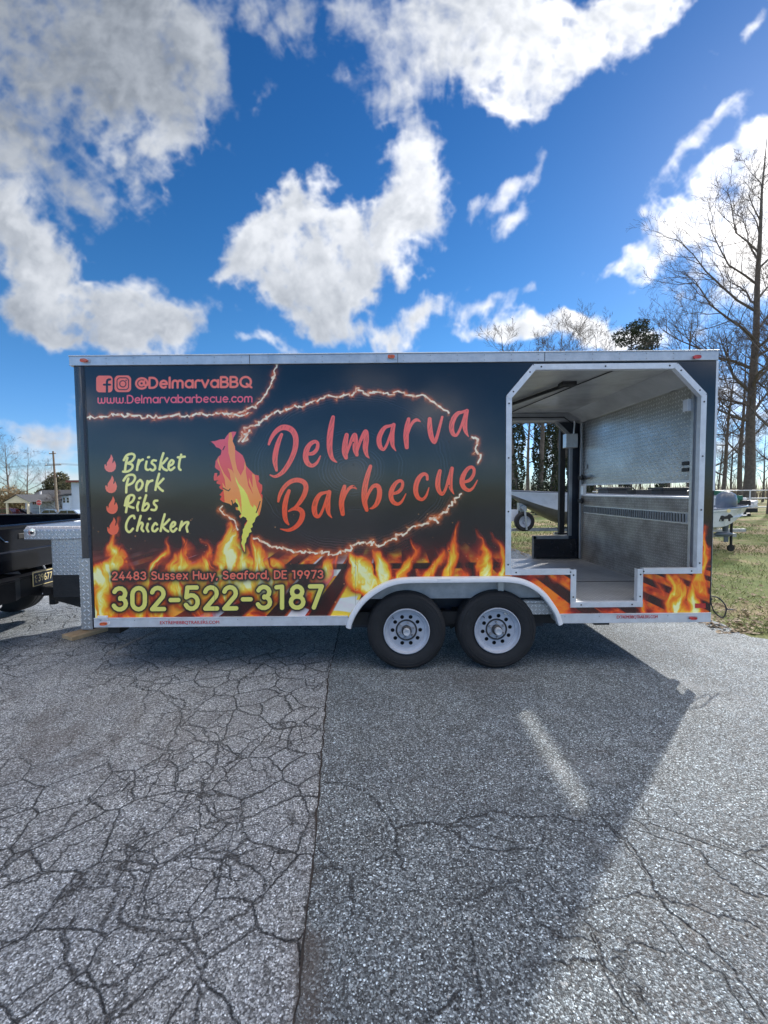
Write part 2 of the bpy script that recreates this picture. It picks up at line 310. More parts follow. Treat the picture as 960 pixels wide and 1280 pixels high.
# ------------------------------------------------------------------ mesh builder
ORG = {}
def org(p): return ORG.get(p.name, Vector((0, 0, 0))) if p else Vector((0, 0, 0))
class MB:
    def __init__(s): s.v = []; s.f = []; s.m = []; s.mi = 0
    def add(s, vs, fs):
        o = len(s.v); s.v += [tuple(x) for x in vs]; s.f += [tuple(i + o for i in f) for f in fs]; s.m += [s.mi] * len(fs); return s
    def box(s, x0, y0, z0, x1, y1, z1, M=None):
        vs = [Vector((x, y, z)) for z in (z0, z1) for y in (y0, y1) for x in (x0, x1)]
        if M: vs = [M @ v for v in vs]
        return s.add(vs, [(0, 2, 3, 1), (4, 5, 7, 6), (0, 1, 5, 4), (2, 6, 7, 3), (0, 4, 6, 2), (1, 3, 7, 5)])
    def bar(s, a, b, w, h, up=(0, 0, 1)):
        a, b = Vector(a), Vector(b); d = (b - a).normalized(); up = Vector(up)
        if abs(d.dot(up)) > .98: up = Vector((0, 1, 0))
        sx = d.cross(up).normalized(); uz = sx.cross(d)
        vs = [p + sx * i * w / 2 + uz * j * h / 2 for p in (a, b) for i, j in ((-1, -1), (1, -1), (1, 1), (-1, 1))]
        return s.add(vs, [(0, 1, 2, 3), (7, 6, 5, 4), (0, 4, 5, 1), (1, 5, 6, 2), (2, 6, 7, 3), (3, 7, 4, 0)])
    def tube(s, pts, rad, n=8, caps=True):
        pts = [Vector(p) for p in pts]; rs = rad if isinstance(rad, (list, tuple)) else [rad] * len(pts)
        o = len(s.v); nrm = None
        for i, p in enumerate(pts):
            d = (pts[min(i + 1, len(pts) - 1)] - pts[max(i - 1, 0)]).normalized()
            if nrm is None:
                nrm = d.cross(Vector((0, 0, 1)) if abs(d.z) < .9 else Vector((1, 0, 0))).normalized()
            else: nrm = (nrm - d * nrm.dot(d)).normalized()
            b = d.cross(nrm)
            for k in range(n):
                a = 2 * math.pi * k / n; q = p + (nrm * math.cos(a) + b * math.sin(a)) * rs[i]
                s.v.append((q.x, q.y, q.z))
        c = 0
        for i in range(len(pts) - 1):
            for k in range(n):
                a = o + i * n + k; b_ = o + i * n + (k + 1) % n
                s.f.append((a, b_, b_ + n, a + n)); c += 1
        if caps:
            s.f.append(tuple(o + k for k in reversed(range(n)))); s.f.append(tuple(o + (len(pts) - 1) * n + k for k in range(n))); c += 2
        s.m += [s.mi] * c; return s
    def prism(s, outer, a, b, axis='y', holes=()):
        """polygon in the plane across axis, extruded from a to b"""
        loops = [list(outer)] + [list(h) for h in holes]
        def P(p, t):
            return {'y': (p[0], t, p[1]), 'x': (t, p[0], p[1]), 'z': (p[0], p[1], t)}[axis]
        flat = [p for l in loops for p in l]; n = len(flat)
        tris = tessellate_polygon([[Vector((p[0], p[1], 0)) for p in l] for l in loops])
        vs = [P(p, a) for p in flat] + [P(p, b) for p in flat]
        fs = [tuple(t) for t in tris] + [tuple(i + n for i in reversed(t)) for t in tris]
        o = 0
        for l in loops:
            for i in range(len(l)):
                j = (i + 1) % len(l); fs.append((o + i, o + j, o + j + n, o + i + n))
            o += len(l)
        return s.add(vs, fs)
    def lathe(s, prof, c, axis='y', n=48, close=False):
        """prof: (radius, offset along axis)"""
        c = Vector(c); o = len(s.v)
        for r, t in prof:
            for k in range(n):
                a = 2 * math.pi * k / n; p, q = r * math.cos(a), r * math.sin(a)
                d = {'y': (p, t, q), 'x': (t, p, q), 'z': (p, q, t)}[axis]
                s.v.append((c.x + d[0], c.y + d[1], c.z + d[2]))
        L = len(prof); cnt = 0
        for i in range(L if close else L - 1):
            for k in range(n):
                a = o + i * n + k; b = o + i * n + (k + 1) % n; i2 = (i + 1) % L
                s.f.append((a, b, o + i2 * n + (k + 1) % n, o + i2 * n + k)); cnt += 1
        s.m += [s.mi] * cnt; return s
    def disc(s, r, c, axis='y', n=24, t=.004):
        return s.lathe([(0.0001, -t), (r, -t), (r, t), (.0001, t)], c, axis, n)
    def build(s, name, mats, parent=None, smooth=False, bevel=0, uv=True, fix=True, origin=None):
        O = org(parent) if origin is None else Vector(origin)
        me = bpy.data.meshes.new(name)
        me.from_pydata([(v[0] - O.x, v[1] - O.y, v[2] - O.z) for v in s.v], [], s.f)
        if not isinstance(mats, (list, tuple)): mats = [mats]
        for q in mats: me.materials.append(M_[q] if isinstance(q, str) else q)
        if len(mats) > 1: me.polygons.foreach_set('material_index', s.m)
        if fix:
            bm = bmesh.new(); bm.from_mesh(me)
            bmesh.ops.remove_doubles(bm, verts=bm.verts, dist=1e-5)
            if bevel:
                ed = [e for e in bm.edges if len(e.link_faces) == 2 and e.calc_face_angle(0) > .6]
                bmesh.ops.bevel(bm, geom=ed, offset=bevel, segments=2, profile=.5, affect='EDGES', clamp_overlap=True)
            bmesh.ops.recalc_face_normals(bm, faces=bm.faces)
            bm.to_mesh(me); bm.free()
        if uv:
            ul = me.uv_layers.new(name='UVMap'); dat = ul.data
            for p in me.polygons:
                n = p.normal; ax = max(range(3), key=lambda i: abs(n[i]))
                a, b = ((1, 2), (0, 2), (0, 1))[ax]
                for li in p.loop_indices:
                    co = me.vertices[me.loops[li].vertex_index].co
                    dat[li].uv = (co[a] + O[a], co[b] + O[b])
        if smooth:
            me.polygons.foreach_set('use_smooth', [True] * len(me.polygons))
            try:
                me.set_sharp_from_angle(angle=R(38))
            except Exception: pass
        me.update()
        o = bpy.data.objects.new(name, me); COL.objects.link(o)
        if parent: o.parent = parent
        else: o.location = O
        ORG[o.name] = O
        return o
def tag(o, label=None, cat=None, group=None, kind=None):
    for k, v in (('label', label), ('category', cat), ('group', group), ('kind', kind)):
        if v: o[k] = v
    return o
def empty(name, loc, parent=None):
    o = bpy.data.objects.new(name, None); COL.objects.link(o); o.empty_display_size = .2
    O = Vector(loc)
    if parent: o.parent = parent; o.location = O - org(parent)
    else: o.location = O
    ORG[o.name] = O; return o
def copy_tree(o, parent=None):
    c = o.copy(); COL.objects.link(c)
    if parent: c.parent = parent; c.matrix_parent_inverse = o.matrix_parent_inverse
    for ch in list(o.children): copy_tree(ch, c)
    return c
def text_mesh(s, size, M4, parent, matn, name='lettering', depth=.0015, spacing=1.0, fit=None):
    cu = bpy.data.curves.new(name, 'FONT'); cu.body = s; cu.size = size; cu.extrude = depth; cu.align_x = 'CENTER'; cu.align_y = 'CENTER'; cu.space_character = spacing
    t = bpy.data.objects.new('tmp', cu); COL.objects.link(t); bpy.context.view_layer.update()
    me = bpy.data.meshes.new_from_object(t.evaluated_get(bpy.context.evaluated_depsgraph_get()))
    bpy.data.objects.remove(t)
    xs = [v.co.x for v in me.vertices]; w = max(xs) - min(xs)
    sx = fit / w if fit else 1
    me.transform(Matrix.Diagonal((sx, 1, 1, 1))); me.transform(M4); me.transform(Matrix.Translation(-org(parent)))
    me.materials.clear(); me.materials.append(M_[matn]); me.name = name
    o = bpy.data.objects.new(name, me); COL.objects.link(o); o.parent = parent; ORG[o.name] = org(parent); return o

# ------------------------------------------------------------------ printed wrap of the trailer (flat print, rasterised from strokes)
D = 3.8
WX0, WX1, WZ0, WZ1, PPM = -2.80, 3.0, .48, 2.86, 620
def A(cx, cy, rx, ry, a0, a1, n=9):
    return [(cx + rx * math.cos(R(a0 + (a1 - a0) * i / n)), cy + ry * math.sin(R(a0 + (a1 - a0) * i / n))) for i in range(n + 1)]
G = {  # rounded single-line lettering: advance, strokes (y up, capital height 1)
 'D': (.80, [[(0, 0), (0, 1), (.28, 1)] + A(.28, .5, .40, .5, 90, -90) + [(0, 0)]]),
 'B': (.72, [[(0, 0), (0, 1), (.3, 1)] + A(.32, .76, .24, .24, 90, -90) + [(0, .52)], [(.3, .52)] + A(.34, .26, .27, .26, 90, -90) + [(0, 0)]]),
 'Q': (1.02, [A(.48, .5, .46, .5, 0, 360, 24), [(.58, .3), (.98, -.06)]]),
 'H': (.78, [[(0, 0), (0, 1)], [(.66, 0), (.66, 1)], [(0, .52), (.66, .52)]]),
 'E': (.64, [[(.5, 1), (0, 1), (0, 0), (.5, 0)], [(0, .52), (.42, .52)]]),
 'S': (.72, [A(.3, .74, .27, .26, 35, 200, 8) + A(.3, .27, .29, .27, 80, -150, 9)]),
 '@': (1.05, [A(.5, .45, .5, .52, -50, -350, 22) + A(.86, .38, .13, .15, 10, -160, 6), A(.48, .45, .2, .22, 0, 360, 12), [(.70, .66), (.70, .38)]]),
 'e': (.72, [[(.05, .36), (.60, .36)] + A(.32, .35, .29, .35, 3, 310, 14)]),
 'l': (.14, [[(0, 0), (0, 1)]]), 'i': (.14, [[(0, 0), (0, .7)], [(0, .95), (.01, .95)]]),
 'm': (1.02, [[(0, 0), (0, .46)] + A(.22, .46, .22, .24, 180, 0, 8) + [(.44, 0)], [(.44, .46)] + A(.66, .46, .22, .24, 180, 0, 8) + [(.88, 0)]]),
 'a': (.74, [A(.31, .35, .31, .35, 0, 360, 16), [(.62, .70), (.62, 0)]]),
 'o': (.74, [A(.31, .35, .31, .35, 0, 360, 16)]),
 'r': (.44, [[(0, 0), (0, .46)] + A(.24, .46, .24, .24, 180, 55, 6)]),
 'v': (.68, [[(0, .7), (.28, 0), (.56, .7)]]),
 'w': (1.00, [[(0, .7), (0, .26)] + A(.21, .24, .21, .24, 180, 360, 7) + [(.42, .62)], [(.42, .24)] + A(.63, .24, .21, .24, 180, 360, 7) + [(.84, .7)]]),
 'y': (.68, [[(0, .7), (.28, .02)], [(.56, .7), (.18, -.28)]]),
 'x': (.62, [[(0, .7), (.48, 0)], [(.48, .7), (0, 0)]]),
 's': (.54, [A(.21, .53, .2, .17, 35, 200, 6) + A(.21, .18, .2, .18, 75, -150, 7)]),
 'u': (.68, [[(0, .7), (0, .26)] + A(.27, .26, .27, .26, 180, 360, 8) + [(.54, .7)], [(.54, .26), (.54, 0)]]),
 'b': (.74, [[(0, 1), (0, 0)], A(.31, .35, .31, .35, 0, 360, 16)]),
 'd': (.74, [[(.62, 1), (.62, 0)], A(.31, .35, .31, .35, 0, 360, 16)]),
 'c': (.62, [A(.31, .35, .31, .35, 45, 315, 12)]),
 'f': (.46, [A(.34, .80, .2, .2, 80, 180, 5) + [(.14, 0)], [(0, .64), (.34, .64)]]),
 '.': (.14, [[(0, .02), (.01, .02)]]), ',': (.16, [[(.03, .02), (-.03, -.16)]]), '-': (.52, [[(0, .42), (.36, .42)]]), ' ': (.34, []),
 '0': (.72, [A(.29, .68, .29, .32, 0, 180, 8) + A(.29, .32, .29, .32, 180, 360, 8) + [(.58, .68)]]),
 '1': (.50, [[(0, .97), (.26, 1), (.26, 0)]]),
 '2': (.72, [A(.29, .72, .27, .28, 165, -30, 8) + [(.03, 0), (.58, 0)]]),
 '3': (.70, [A(.28, .75, .26, .25, 160, -85, 8), A(.28, .27, .29, .27, 85, -160, 9)]),
 '4': (.76, [[(.38, 1), (0, .26), (.62, .26)], [(.44, .55), (.44, 0)]]),
 '5': (.72, [[(.52, 1), (.09, 1), (.04, .54)] + A(.28, .32, .29, .32, 125, -155, 10)]),
 '7': (.66, [[(0, 1), (.55, 1), (.18, 0)]]),
 '8': (.72, [A(.29, .76, .24, .24, 0, 360, 14), A(.29, .27, .29, .27, 0, 360, 14)]),
 '9': (.72, [A(.29, .68, .28, .31, 0, 360, 14), [(.57, .66), (.30, 0)]]),
}
def layout(s, x0, y0, x1, y1, cap, track=.12):
    """strokes in photo px for a line of text from (x0,y0) to (x1,y1) on its baseline"""
    w = sum(G[c][0] + track for c in s) - track - .12
    k = math.hypot(x1 - x0, y1 - y0) / w; dx, dy = (x1 - x0) / w, (y1 - y0) / w
    out = []; pen = 0
    for c in s:
        for st in G[c][1]:
            out.append([(x0 + (pen + p[0]) * dx, y0 + (pen + p[0]) * dy - p[1] * cap) for p in st])
        pen += G[c][0] + track
    return out
def S(ox, oy, sc, pts):   # traced brush strokes: zoomed coordinates -> photo px, with half width
    return catmull([(ox + p[0] / sc, oy + p[1] / sc, (p[2] if len(p) > 2 else 20) / sc / 2) for p in pts], 6)

def build_wrap():
    W = int((WX1 - WX0) * PPM); Hh = int((WZ1 - WZ0) * PPM)
    X = np.linspace(WX0, WX1, W, dtype=np.float32)[None, :].repeat(Hh, 0); Z = np.linspace(WZ0, WZ1, Hh, dtype=np.float32)[:, None].repeat(W, 1)
    PX, PY = proj(X, np.float32(D), Z); PX = PX.astype(np.float32); PY = PY.astype(np.float32)
    img = np.zeros((Hh, W, 3), np.float32)
    tex = .0072 / (.0072 * PPM) * 1.0 * (1 / .0072) / PPM    # texel size in photo px
    tex = 1 / (.00717 * PPM)
    def box(x0, y0, x1, y1):
        c = [at(x, y, D) for x, y in ((x0, y0), (x1, y0), (x0, y1), (x1, y1))]
        i0 = int((min(p.x for p in c) - WX0) * PPM) - 2; i1 = int((max(p.x for p in c) - WX0) * PPM) + 3
        j0 = int((min(p.z for p in c) - WZ0) * PPM) - 2; j1 = int((max(p.z for p in c) - WZ0) * PPM) + 3
        return slice(max(j0, 0), min(j1, Hh)), slice(max(i0, 0), min(i1, W))
    def paint(sl, a, col):
        a = a[..., None]; img[sl] = img[sl] * (1 - a) + np.asarray(col, np.float32) * a
    # ---- smoky black ground of the print
    sm = fbm(PX / 120, PY / 60, 5, 5)
    img[:] = np.array([.035, .042, .06], np.float32)
    img += ((sm - .45) * .07)[..., None] * np.array([1.1, .95, .85], np.float32)
    warm = sst(590, 690, PY)[..., None]
    img += warm * np.array([.02, .0, -.015], np.float32)
    # tree-ring relief printed behind the name
    rx, ry = (PX - 440), (PY - 588)
    rad = np.hypot(rx, ry * 1.28) + (fbm(PX / 26, PY / 26, 3, 8) - .5) * 9
    rings = (np.sin(rad * 1.55 + 4 * fbm(PX / 80, PY / 80, 2, 4)) * .5 + .5) * sst(160, 120, rad) * (.35 + .65 * vn(rad / 9, PX * 0, 3))
    img += (rings * .20 - .02)[..., None] * (np.hypot(PX - 440, (PY - 588) * 1.28) < 165)[..., None] * np.array([.8, .95, 1.15], np.float32)
    # ---- embers, flames and grill
    def cmap(t):
        t = np.clip(t, 0, 1)
        r = np.interp(t, [0, .2, .45, .7, 1], [.06, .55, .97, 1.0, 1.0]); g = np.interp(t, [0, .2, .45, .7, .88, 1], [.01, .07, .36, .72, .93, 1.0]); b = np.interp(t, [0, .3, .6, .8, 1], [.03, .06, .08, .22, .74])
        return np.dstack([r, g, b]).astype(np.float32)
    sl = box(90, 630, 897, 785); px, py = PX[sl], PY[sl]
    wx = (fbm(px / 34, py / 46, 3, 61) - .5) * 26 + (fbm(px / 11, py / 16, 3, 62) - .5) * 8; wy = (fbm(px / 30, py / 60, 3, 63) - .5) * 18
    qx, qy = px + wx * sst(778, 720, py) , py + wy
    hz = sst(645, 725, qy) * .33 + sst(700, 760, py) * .10
    hz = hz * (.35 + 1.1 * fbm(px / 60, py / 50, 4, 70))
    # radiating grill bars (perspective fan)
    th = (px - 498) / np.maximum(py - 596, 20)
    ph = th * 3.05 + (fbm(px / 140, py / 140, 2, 9) - .5) * .3
    fr = ph - np.floor(ph); bid = np.floor(ph)
    bar = sst(.06, .10, fr) * sst(.60, .55, fr)
    ember = fbm(px / 16, py / 9, 5, 81); patch = fbm(px / 46, py / 40, 3, 83)
    hot = np.clip(sst(.3, .72, patch * .55 + ember * .55) * 1.0, 0, 1)
    whitegap = (px < 470) * (_hash(bid, bid * 3, 7) > .45) * sst(.52, .62, vn(px / 40 + bid * 3.1, py / 14, 12))
    low = cmap(hot * np.where(px > 640, .44, .70) + .12)
    low = low * (1 - whitegap[..., None] * .9) + np.array([.90, .93, .97], np.float32) * whitegap[..., None] * .9
    barcol = np.array([.10, .025, .02], np.float32) + (fbm(px / 9, py / 30, 3, 90)[..., None]) * np.array([.26, .05, .03], np.float32)
    edge = sst(.60, .56, fr) * sst(.47, .56, fr)
    barcol = barcol + edge[..., None] * np.array([.55, .25, .08], np.float32)
    low = low * (1 - bar[..., None]) + barcol * bar[..., None]
    cross = sst(705, 707, py + (px - 300) * .01) * sst(714, 712, py + (px - 300) * .01)
    low = low * (1 - .85 * cross[..., None])
    lowmask = sst(684, 708, py + (fbm(px / 20, py / 20, 3, 44) - .5) * 26) * np.where(px < 250, sst(120, 300, px) * .8 + .12, 1)
    fl = np.zeros_like(px)
    T = [((112, 775, 24), (122, 735, 22), (146, 712, 13), (150, 696, 9), (140, 684, 7), (144, 668, 4), (146, 652, 1.5), .84), ((165, 780, 16), (186, 748, 9), (172, 722, 5), (160, 700, 2), .62), ((136, 770, 12), (170, 752, 6), (182, 720, 3), .8),
         ((176, 735, 10), (196, 708, 9), (205, 692, 6), (207, 674, 2), .80), ((222, 724, 17), (228, 702, 13), (240, 682, 7), (232, 668, 2), .66), ((256, 726, 17), (259, 704, 13), (265, 686, 5), (258, 672, 1.5), .72),
         ((240, 730, 36), (238, 716, 26), (236, 705, 8), .62), ((286, 732, 26), (290, 700, 19), (284, 676, 11), (280, 656, 5), .84), ((310, 730, 18), (306, 710, 14), (300, 700, 6), .80), ((330, 735, 25), (324, 706, 17), (318, 688, 9), (312, 676, 3), .80), ((348, 726, 12), (349, 706, 7), .72),
         ((196, 770, 14), (206, 742, 9), (214, 720, 4), .62), ((255, 765, 16), (262, 742, 10), (250, 726, 4), .5), ((395, 722, 14), (410, 708, 9), (420, 696, 3), .62),
         ((455, 726, 17), (453, 704, 13), (446, 692, 6), (440, 684, 2), .86), ((476, 724, 14), (478, 704, 11), (472, 690, 6), (468, 682, 2), .82), ((508, 724, 11), (512, 704, 8), (517, 686, 4), (514, 676, 1.5), .72), ((536, 722, 9), (547, 704, 6), (553, 690, 2), .74),
         ((560, 722, 7), (562, 704, 8), (565, 688, 7), (569, 674, 4.5), (573, 660, 1.5), .86), ((582, 720, 8), (584, 706, 5), (588, 694, 2), .5), ((612, 722, 13), (607, 704, 10), (602, 684, 5), (598, 668, 2), .7), ((634, 716, 12), (630, 698, 9), (624, 680, 4), (618, 668, 1.5), .66),
         ((852, 770, 17), (846, 750, 14), (850, 734, 12), (842, 716, 5), .82), ((872, 766, 13), (868, 748, 10), (872, 730, 4), .84), ((804, 766, 6), (802, 738, 4.5), (807, 714, 2.5), .76), ((832, 742, 3), (824, 718, 2.5), .62), ((880, 726, 9), (881, 700, 7.5), (884, 678, 5), (887, 656, 2), .82), ((880, 740, 8), (879, 715, 8), .8),
         ((668, 712, 8), (664, 702, 5), .6), ((690, 722, 6), (680, 712, 4), .7)]
    for t in T:
        amp = t[-1]; pts = catmull(list(t[:-1]), 4)
        pad = 34; xs = [p[0] for p in pts]; ys = [p[1] for p in pts]
        msk = (px > min(xs) - pad) & (px < max(xs) + pad) & (py > min(ys) - pad) & (py < max(ys) + pad)
        jj = np.where(msk.any(1))[0]; ii = np.where(msk.any(0))[0]
        if len(jj) == 0 or len(ii) == 0: continue
        s2 = (slice(jj[0], jj[-1] + 1), slice(ii[0], ii[-1] + 1))
        d = seg_sdf(qx[s2], qy[s2], pts)
        v = amp * (sst(5.0, -13.0, d) * .80 + .12 * sst(1.5, -4, d)) + .17 * np.exp(-np.maximum(d, 0) / 8)
        streak = fbm((px[s2] + wx[s2] * 1.6) / 5.5, (py[s2] + wy[s2] * 2) / 26, 4, 95)
        v = v * (.34 + 1.15 * streak)
        fl[s2] = np.maximum(fl[s2], v)
    base = img[sl]
    base = base + cmap(np.clip(hz, 0, .4)) * np.clip(hz * 3, 0, 1)[..., None]
    base = base * (1 - lowmask[..., None]) + low * lowmask[..., None]
    fa = np.clip(fl * 2.3 - .08, 0, 1)[..., None]
    fc = cmap(fl * 1.02)
    base = base * (1 - fa) + np.maximum(fc, base * .4) * fa
    img[sl] = base
    # sparks
    rs = np.random.RandomState(5)
    for _ in range(70):
        x, y = rs.uniform(110, 640), rs.uniform(640, 760); r = rs.uniform(.35, 1.0); s_ = box(x - 4, y - 4, x + 4, y + 4)
        if img[s_].size: paint(s_, np.clip(1.2 - np.hypot((PX[s_] - x) / 1.3, PY[s_] - y) / r, 0, 1) * .9, (.98, .70, .45))
    # ---- lightning lines
    def bolt(pts, seed, w=.62, jit=3.4, glow=.9):
        rr = random.Random(seed); P = [pts[0]]; jit0 = jm = jit
        for a, b in zip(pts[:-1], pts[1:]):
            L = math.hypot(b[0] - a[0], b[1] - a[1]); n = max(2, int(L / 2.3))
            for i in range(1, n + 1):
                if rr.random() < .25: jm = rr.uniform(.25, 1.3) * jit0
                jit = jm; t = i / n; P.append((a[0] + (b[0] - a[0]) * t + rr.uniform(-jit, jit) * (t < 1), a[1] + (b[1] - a[1]) * t + rr.uniform(-jit, jit) * (t < 1)))
        for k in range(0, len(P) - 1, 6):
            q = P[k:k + 7]; xs = [p[0] for p in q]; ys = [p[1] for p in q]
            s_ = box(min(xs) - 12, min(ys) - 12, max(xs) + 12, max(ys) + 12)
            if not img[s_].size: continue
            x, y = PX[s_], PY[s_]
            d = seg_sdf(x, y, [(p[0], p[1], w * rr.uniform(.55, 1.5)) for p in q])
            d2 = seg_sdf(x, y, [(p[0] + rr.uniform(-2.2, 2.2), p[1] + rr.uniform(-2.2, 2.2), .15) for p in q])
            if rr.random() < .7:
                c = q[len(q) // 2]; d2 = np.minimum(d2, seg_sdf(x, y, [(c[0], c[1], .5), (c[0] + rr.uniform(-5, 5), c[1] + rr.uniform(-5, 5), .25), (c[0] + rr.uniform(-4, 4), c[1] + rr.uniform(-4, 4), .1)]))
            g = np.exp(-np.maximum(np.minimum(d, d2), 0) / 2.4) * glow * (.5 + .9 * vn(x / 4, y / 4, seed))
            paint(s_, np.clip(g, 0, 1) * .8, (.88, .40, .16))
            paint(s_, np.clip(.5 - d2 / .5, 0, 1) * .8, (1.0, .78, .52))
            paint(s_, np.clip(.8 - d / .55, 0, 1), (1.0, .95, .84))
    def Zp(ox, oy, sc, pts): return [(ox + a / sc, oy + b / sc) for a, b in pts]
    bolt([(107, 522.5), (118, 523), (135, 521), (142, 517), (155, 521), (172, 519), (190, 522), (205, 521), (215, 520), (236, 521), (245, 517), (262, 518), (278, 516), (291, 521), (303, 515), (315, 508), (325, 502), (333, 492), (338, 482), (343, 466), (344, 454)], 1, .8, 2.6)
    bolt([(278, 516), (290, 517), (300, 520), (310, 516)], 11, 1.0, 2)
    bolt(Zp(240, 440, 2.4, [(140, 268), (165, 228), (200, 210), (240, 185), (290, 170), (340, 160), (370, 145), (410, 130), (440, 135), (480, 130), (500, 108), (520, 125), (560, 120), (590, 128), (620, 118), (650, 130), (690, 128), (720, 148), (745, 165), (770, 182)]), 2, .8, 2.3)
    bolt(Zp(240, 440, 2.4, [(150, 240), (165, 262), (150, 268), (172, 235)]), 12, 1.1, 2.5)
    bolt(Zp(240, 440, 2.4, [(840, 255), (858, 262), (850, 290), (866, 318), (858, 332)]), 3, .9, 1.6)
    bolt(Zp(240, 440, 2.4, [(808, 425), (780, 450), (765, 480), (725, 500), (700, 515), (660, 525), (640, 545), (600, 560), (560, 580), (520, 570), (490, 578), (460, 600), (430, 608), (400, 600), (370, 605), (340, 598), (310, 600), (280, 590), (240, 585), (215, 570), (185, 560)]), 4, .9, 2.4)
    bolt(Zp(240, 440, 2.4, [(742, 495), (715, 500), (738, 512)]), 14, 1.2, 1.6)
    bolt(Zp(240, 520, 7.11, [(240, 825), (275, 870), (330, 900), (380, 930), (405, 1010)]), 5, .7, 1.2)
    bolt(Zp(240, 520, 7.11, [(270, 800), (245, 830), (290, 880)]), 15, .5, 1.0)
    # ---- peninsula-shaped flame emblem
    Q = lambda pts: Zp(240, 520, 7.11, pts)
    out = Q([(165, 225), (205, 222), (245, 208), (290, 205), (308, 175), (330, 148), (360, 138), (395, 140), (385, 165), (370, 190), (360, 222), (382, 270), (385, 300), (420, 325), (450, 350), (465, 385), (472, 410), (480, 440), (505, 470), (535, 500), (560, 522), (592, 528), (598, 560), (590, 580), (606, 602), (624, 612), (625, 650), (614, 690), (626, 700), (625, 740), (618, 800), (600, 880), (580, 890), (566, 905),
             (555, 940), (535, 960), (540, 985), (520, 1000), (530, 1030), (508, 1040), (500, 1070), (485, 1085), (480, 1120), (468, 1140), (472, 1180), (470, 1215), (455, 1195), (440, 1160), (437, 1130), (445, 1100), (438, 1070), (452, 1040), (450, 1010), (465, 990), (468, 960), (490, 935), (480, 905), (455, 893), (428, 910), (418, 890), (436, 870), (420, 840), (390, 835), (385, 812), (412, 810), (405, 785), (385, 765), (350, 795), (330, 780), (300, 770),
             (275, 765), (248, 742), (262, 715), (244, 700), (262, 680), (278, 660), (250, 648), (240, 630), (255, 612), (218, 600), (218, 582), (235, 570), (196, 575), (192, 545), (200, 508), (225, 505), (222, 540), (248, 520), (246, 490), (215, 470), (203, 455), (210, 400), (235, 360), (255, 345), (262, 305), (240, 285), (215, 278), (195, 250)])
    s_ = box(258, 534, 334, 696); x, y = PX[s_], PY[s_]
    ins = in_poly(x, y, out).astype(np.float32)
    o2 = seg_sdf(x, y, [(a, b, .0) for a, b in out + out[:1]])
    paint(s_, np.clip(np.exp(-np.maximum(o2, 0) / 2.0), 0, 1) * .85 * sst(600, 660, y), (.03, .03, .03))
    t = sst(540, 640, y)[..., None]
    colr = np.array([.95, .36, .40], np.float32) * (1 - t) + np.array([.95, .24, .18], np.float32) * t
    org_ = [Q([(330, 145), (350, 145), (362, 215), (380, 275), (385, 400), (400, 470), (432, 530), (462, 470), (470, 400), (478, 420), (478, 500), (500, 620), (545, 700), (505, 590), (505, 545), (540, 640), (535, 510), (555, 522), (575, 620), (600, 690), (626, 740), (615, 830), (590, 885), (560, 905), (540, 960), (490, 930), (425, 900), (385, 820), (350, 795), (290, 770), (285, 700), (270, 590), (300, 640), (290, 560), (255, 470), (225, 400), (232, 365), (250, 440), (285, 510), (350, 590), (335, 510), (315, 462), (355, 480), (372, 510), (325, 330), (320, 240)])]
    yel = [Q([(375, 490), (385, 540), (415, 600), (460, 650), (490, 700), (520, 790), (545, 815), (548, 785), (568, 805), (580, 850), (590, 885), (566, 905), (540, 1000), (520, 1050), (490, 1090), (470, 1215), (437, 1130), (450, 1010), (495, 930), (455, 893), (428, 910), (440, 870), (440, 790), (435, 720), (420, 650), (390, 580)]),
           Q([(385, 735), (400, 740), (425, 800), (440, 870), (425, 860), (395, 800)])]
    for p in org_: colr = np.where(in_poly(x, y, p)[..., None], np.array([1.0, .60, .30], np.float32), colr)
    for p in yel: colr = np.where(in_poly(x, y, p)[..., None], np.array([.95, .93, .38], np.float32), colr)
    img[s_] = img[s_] * (1 - ins[..., None]) + colr * ins[..., None]
    for ln in ([(275, 640), (300, 655), (325, 665), (338, 648)], [(352, 750), (360, 775), (358, 790)], [(290, 270), (275, 300)], [(605, 760), (590, 810), (570, 860)]):
        d = seg_sdf(x, y, [(a, b, .55) for a, b in Q(ln)]); paint(s_, np.clip(.5 - d / tex, 0, 1), (.05, .05, .06))
    # ---- text
    def strokes(sts, col, r=None, halo=0, halocol=(.02, .02, .02), inner=None, grad=None):
        for st in sts:
            st3 = [(p[0], p[1], p[2] if len(p) > 2 else r) for p in st]
            xs = [p[0] for p in st3]; ys = [p[1] for p in st3]; pad = 4 + halo * 3
            s_ = box(min(xs) - pad, min(ys) - pad, max(xs) + pad, max(ys) + pad)
            if img[s_].size and halo:
                d = seg_sdf(PX[s_], PY[s_], st3); paint(s_, np.clip(np.exp(-np.maximum(d - .8, 0) / halo), 0, 1) * .93, halocol)
        for st in sts:
            st3 = [(p[0], p[1], p[2] if len(p) > 2 else r) for p in st]
            xs = [p[0] for p in st3]; ys = [p[1] for p in st3]
            s_ = box(min(xs) - 6, min(ys) - 6, max(xs) + 6, max(ys) + 6)
            if not img[s_].size: continue
            d = seg_sdf(PX[s_], PY[s_], st3)
            c = np.asarray(col, np.float32)
            if grad is not None:
                t = sst(grad[0], grad[1], PY[s_])[..., None]; c = np.asarray(col, np.float32) * (1 - t) + np.asarray(grad[2], np.float32) * t
            if inner:
                x, y = PX[s_], PY[s_]
                k = fbm((x * .96 + y * .3) / .9, (y * .96 - x * .3) / 9, 2, 31)
                c = c * (1 - (.15 * sst(.56, .78, k) * sst(-.8, -2.0, d))[..., None])
            a = np.clip(.5 - d / tex, 0, 1)[..., None]; img[s_] = img[s_] * (1 - a) + c * a
    PINK = (.98, .47, .38)
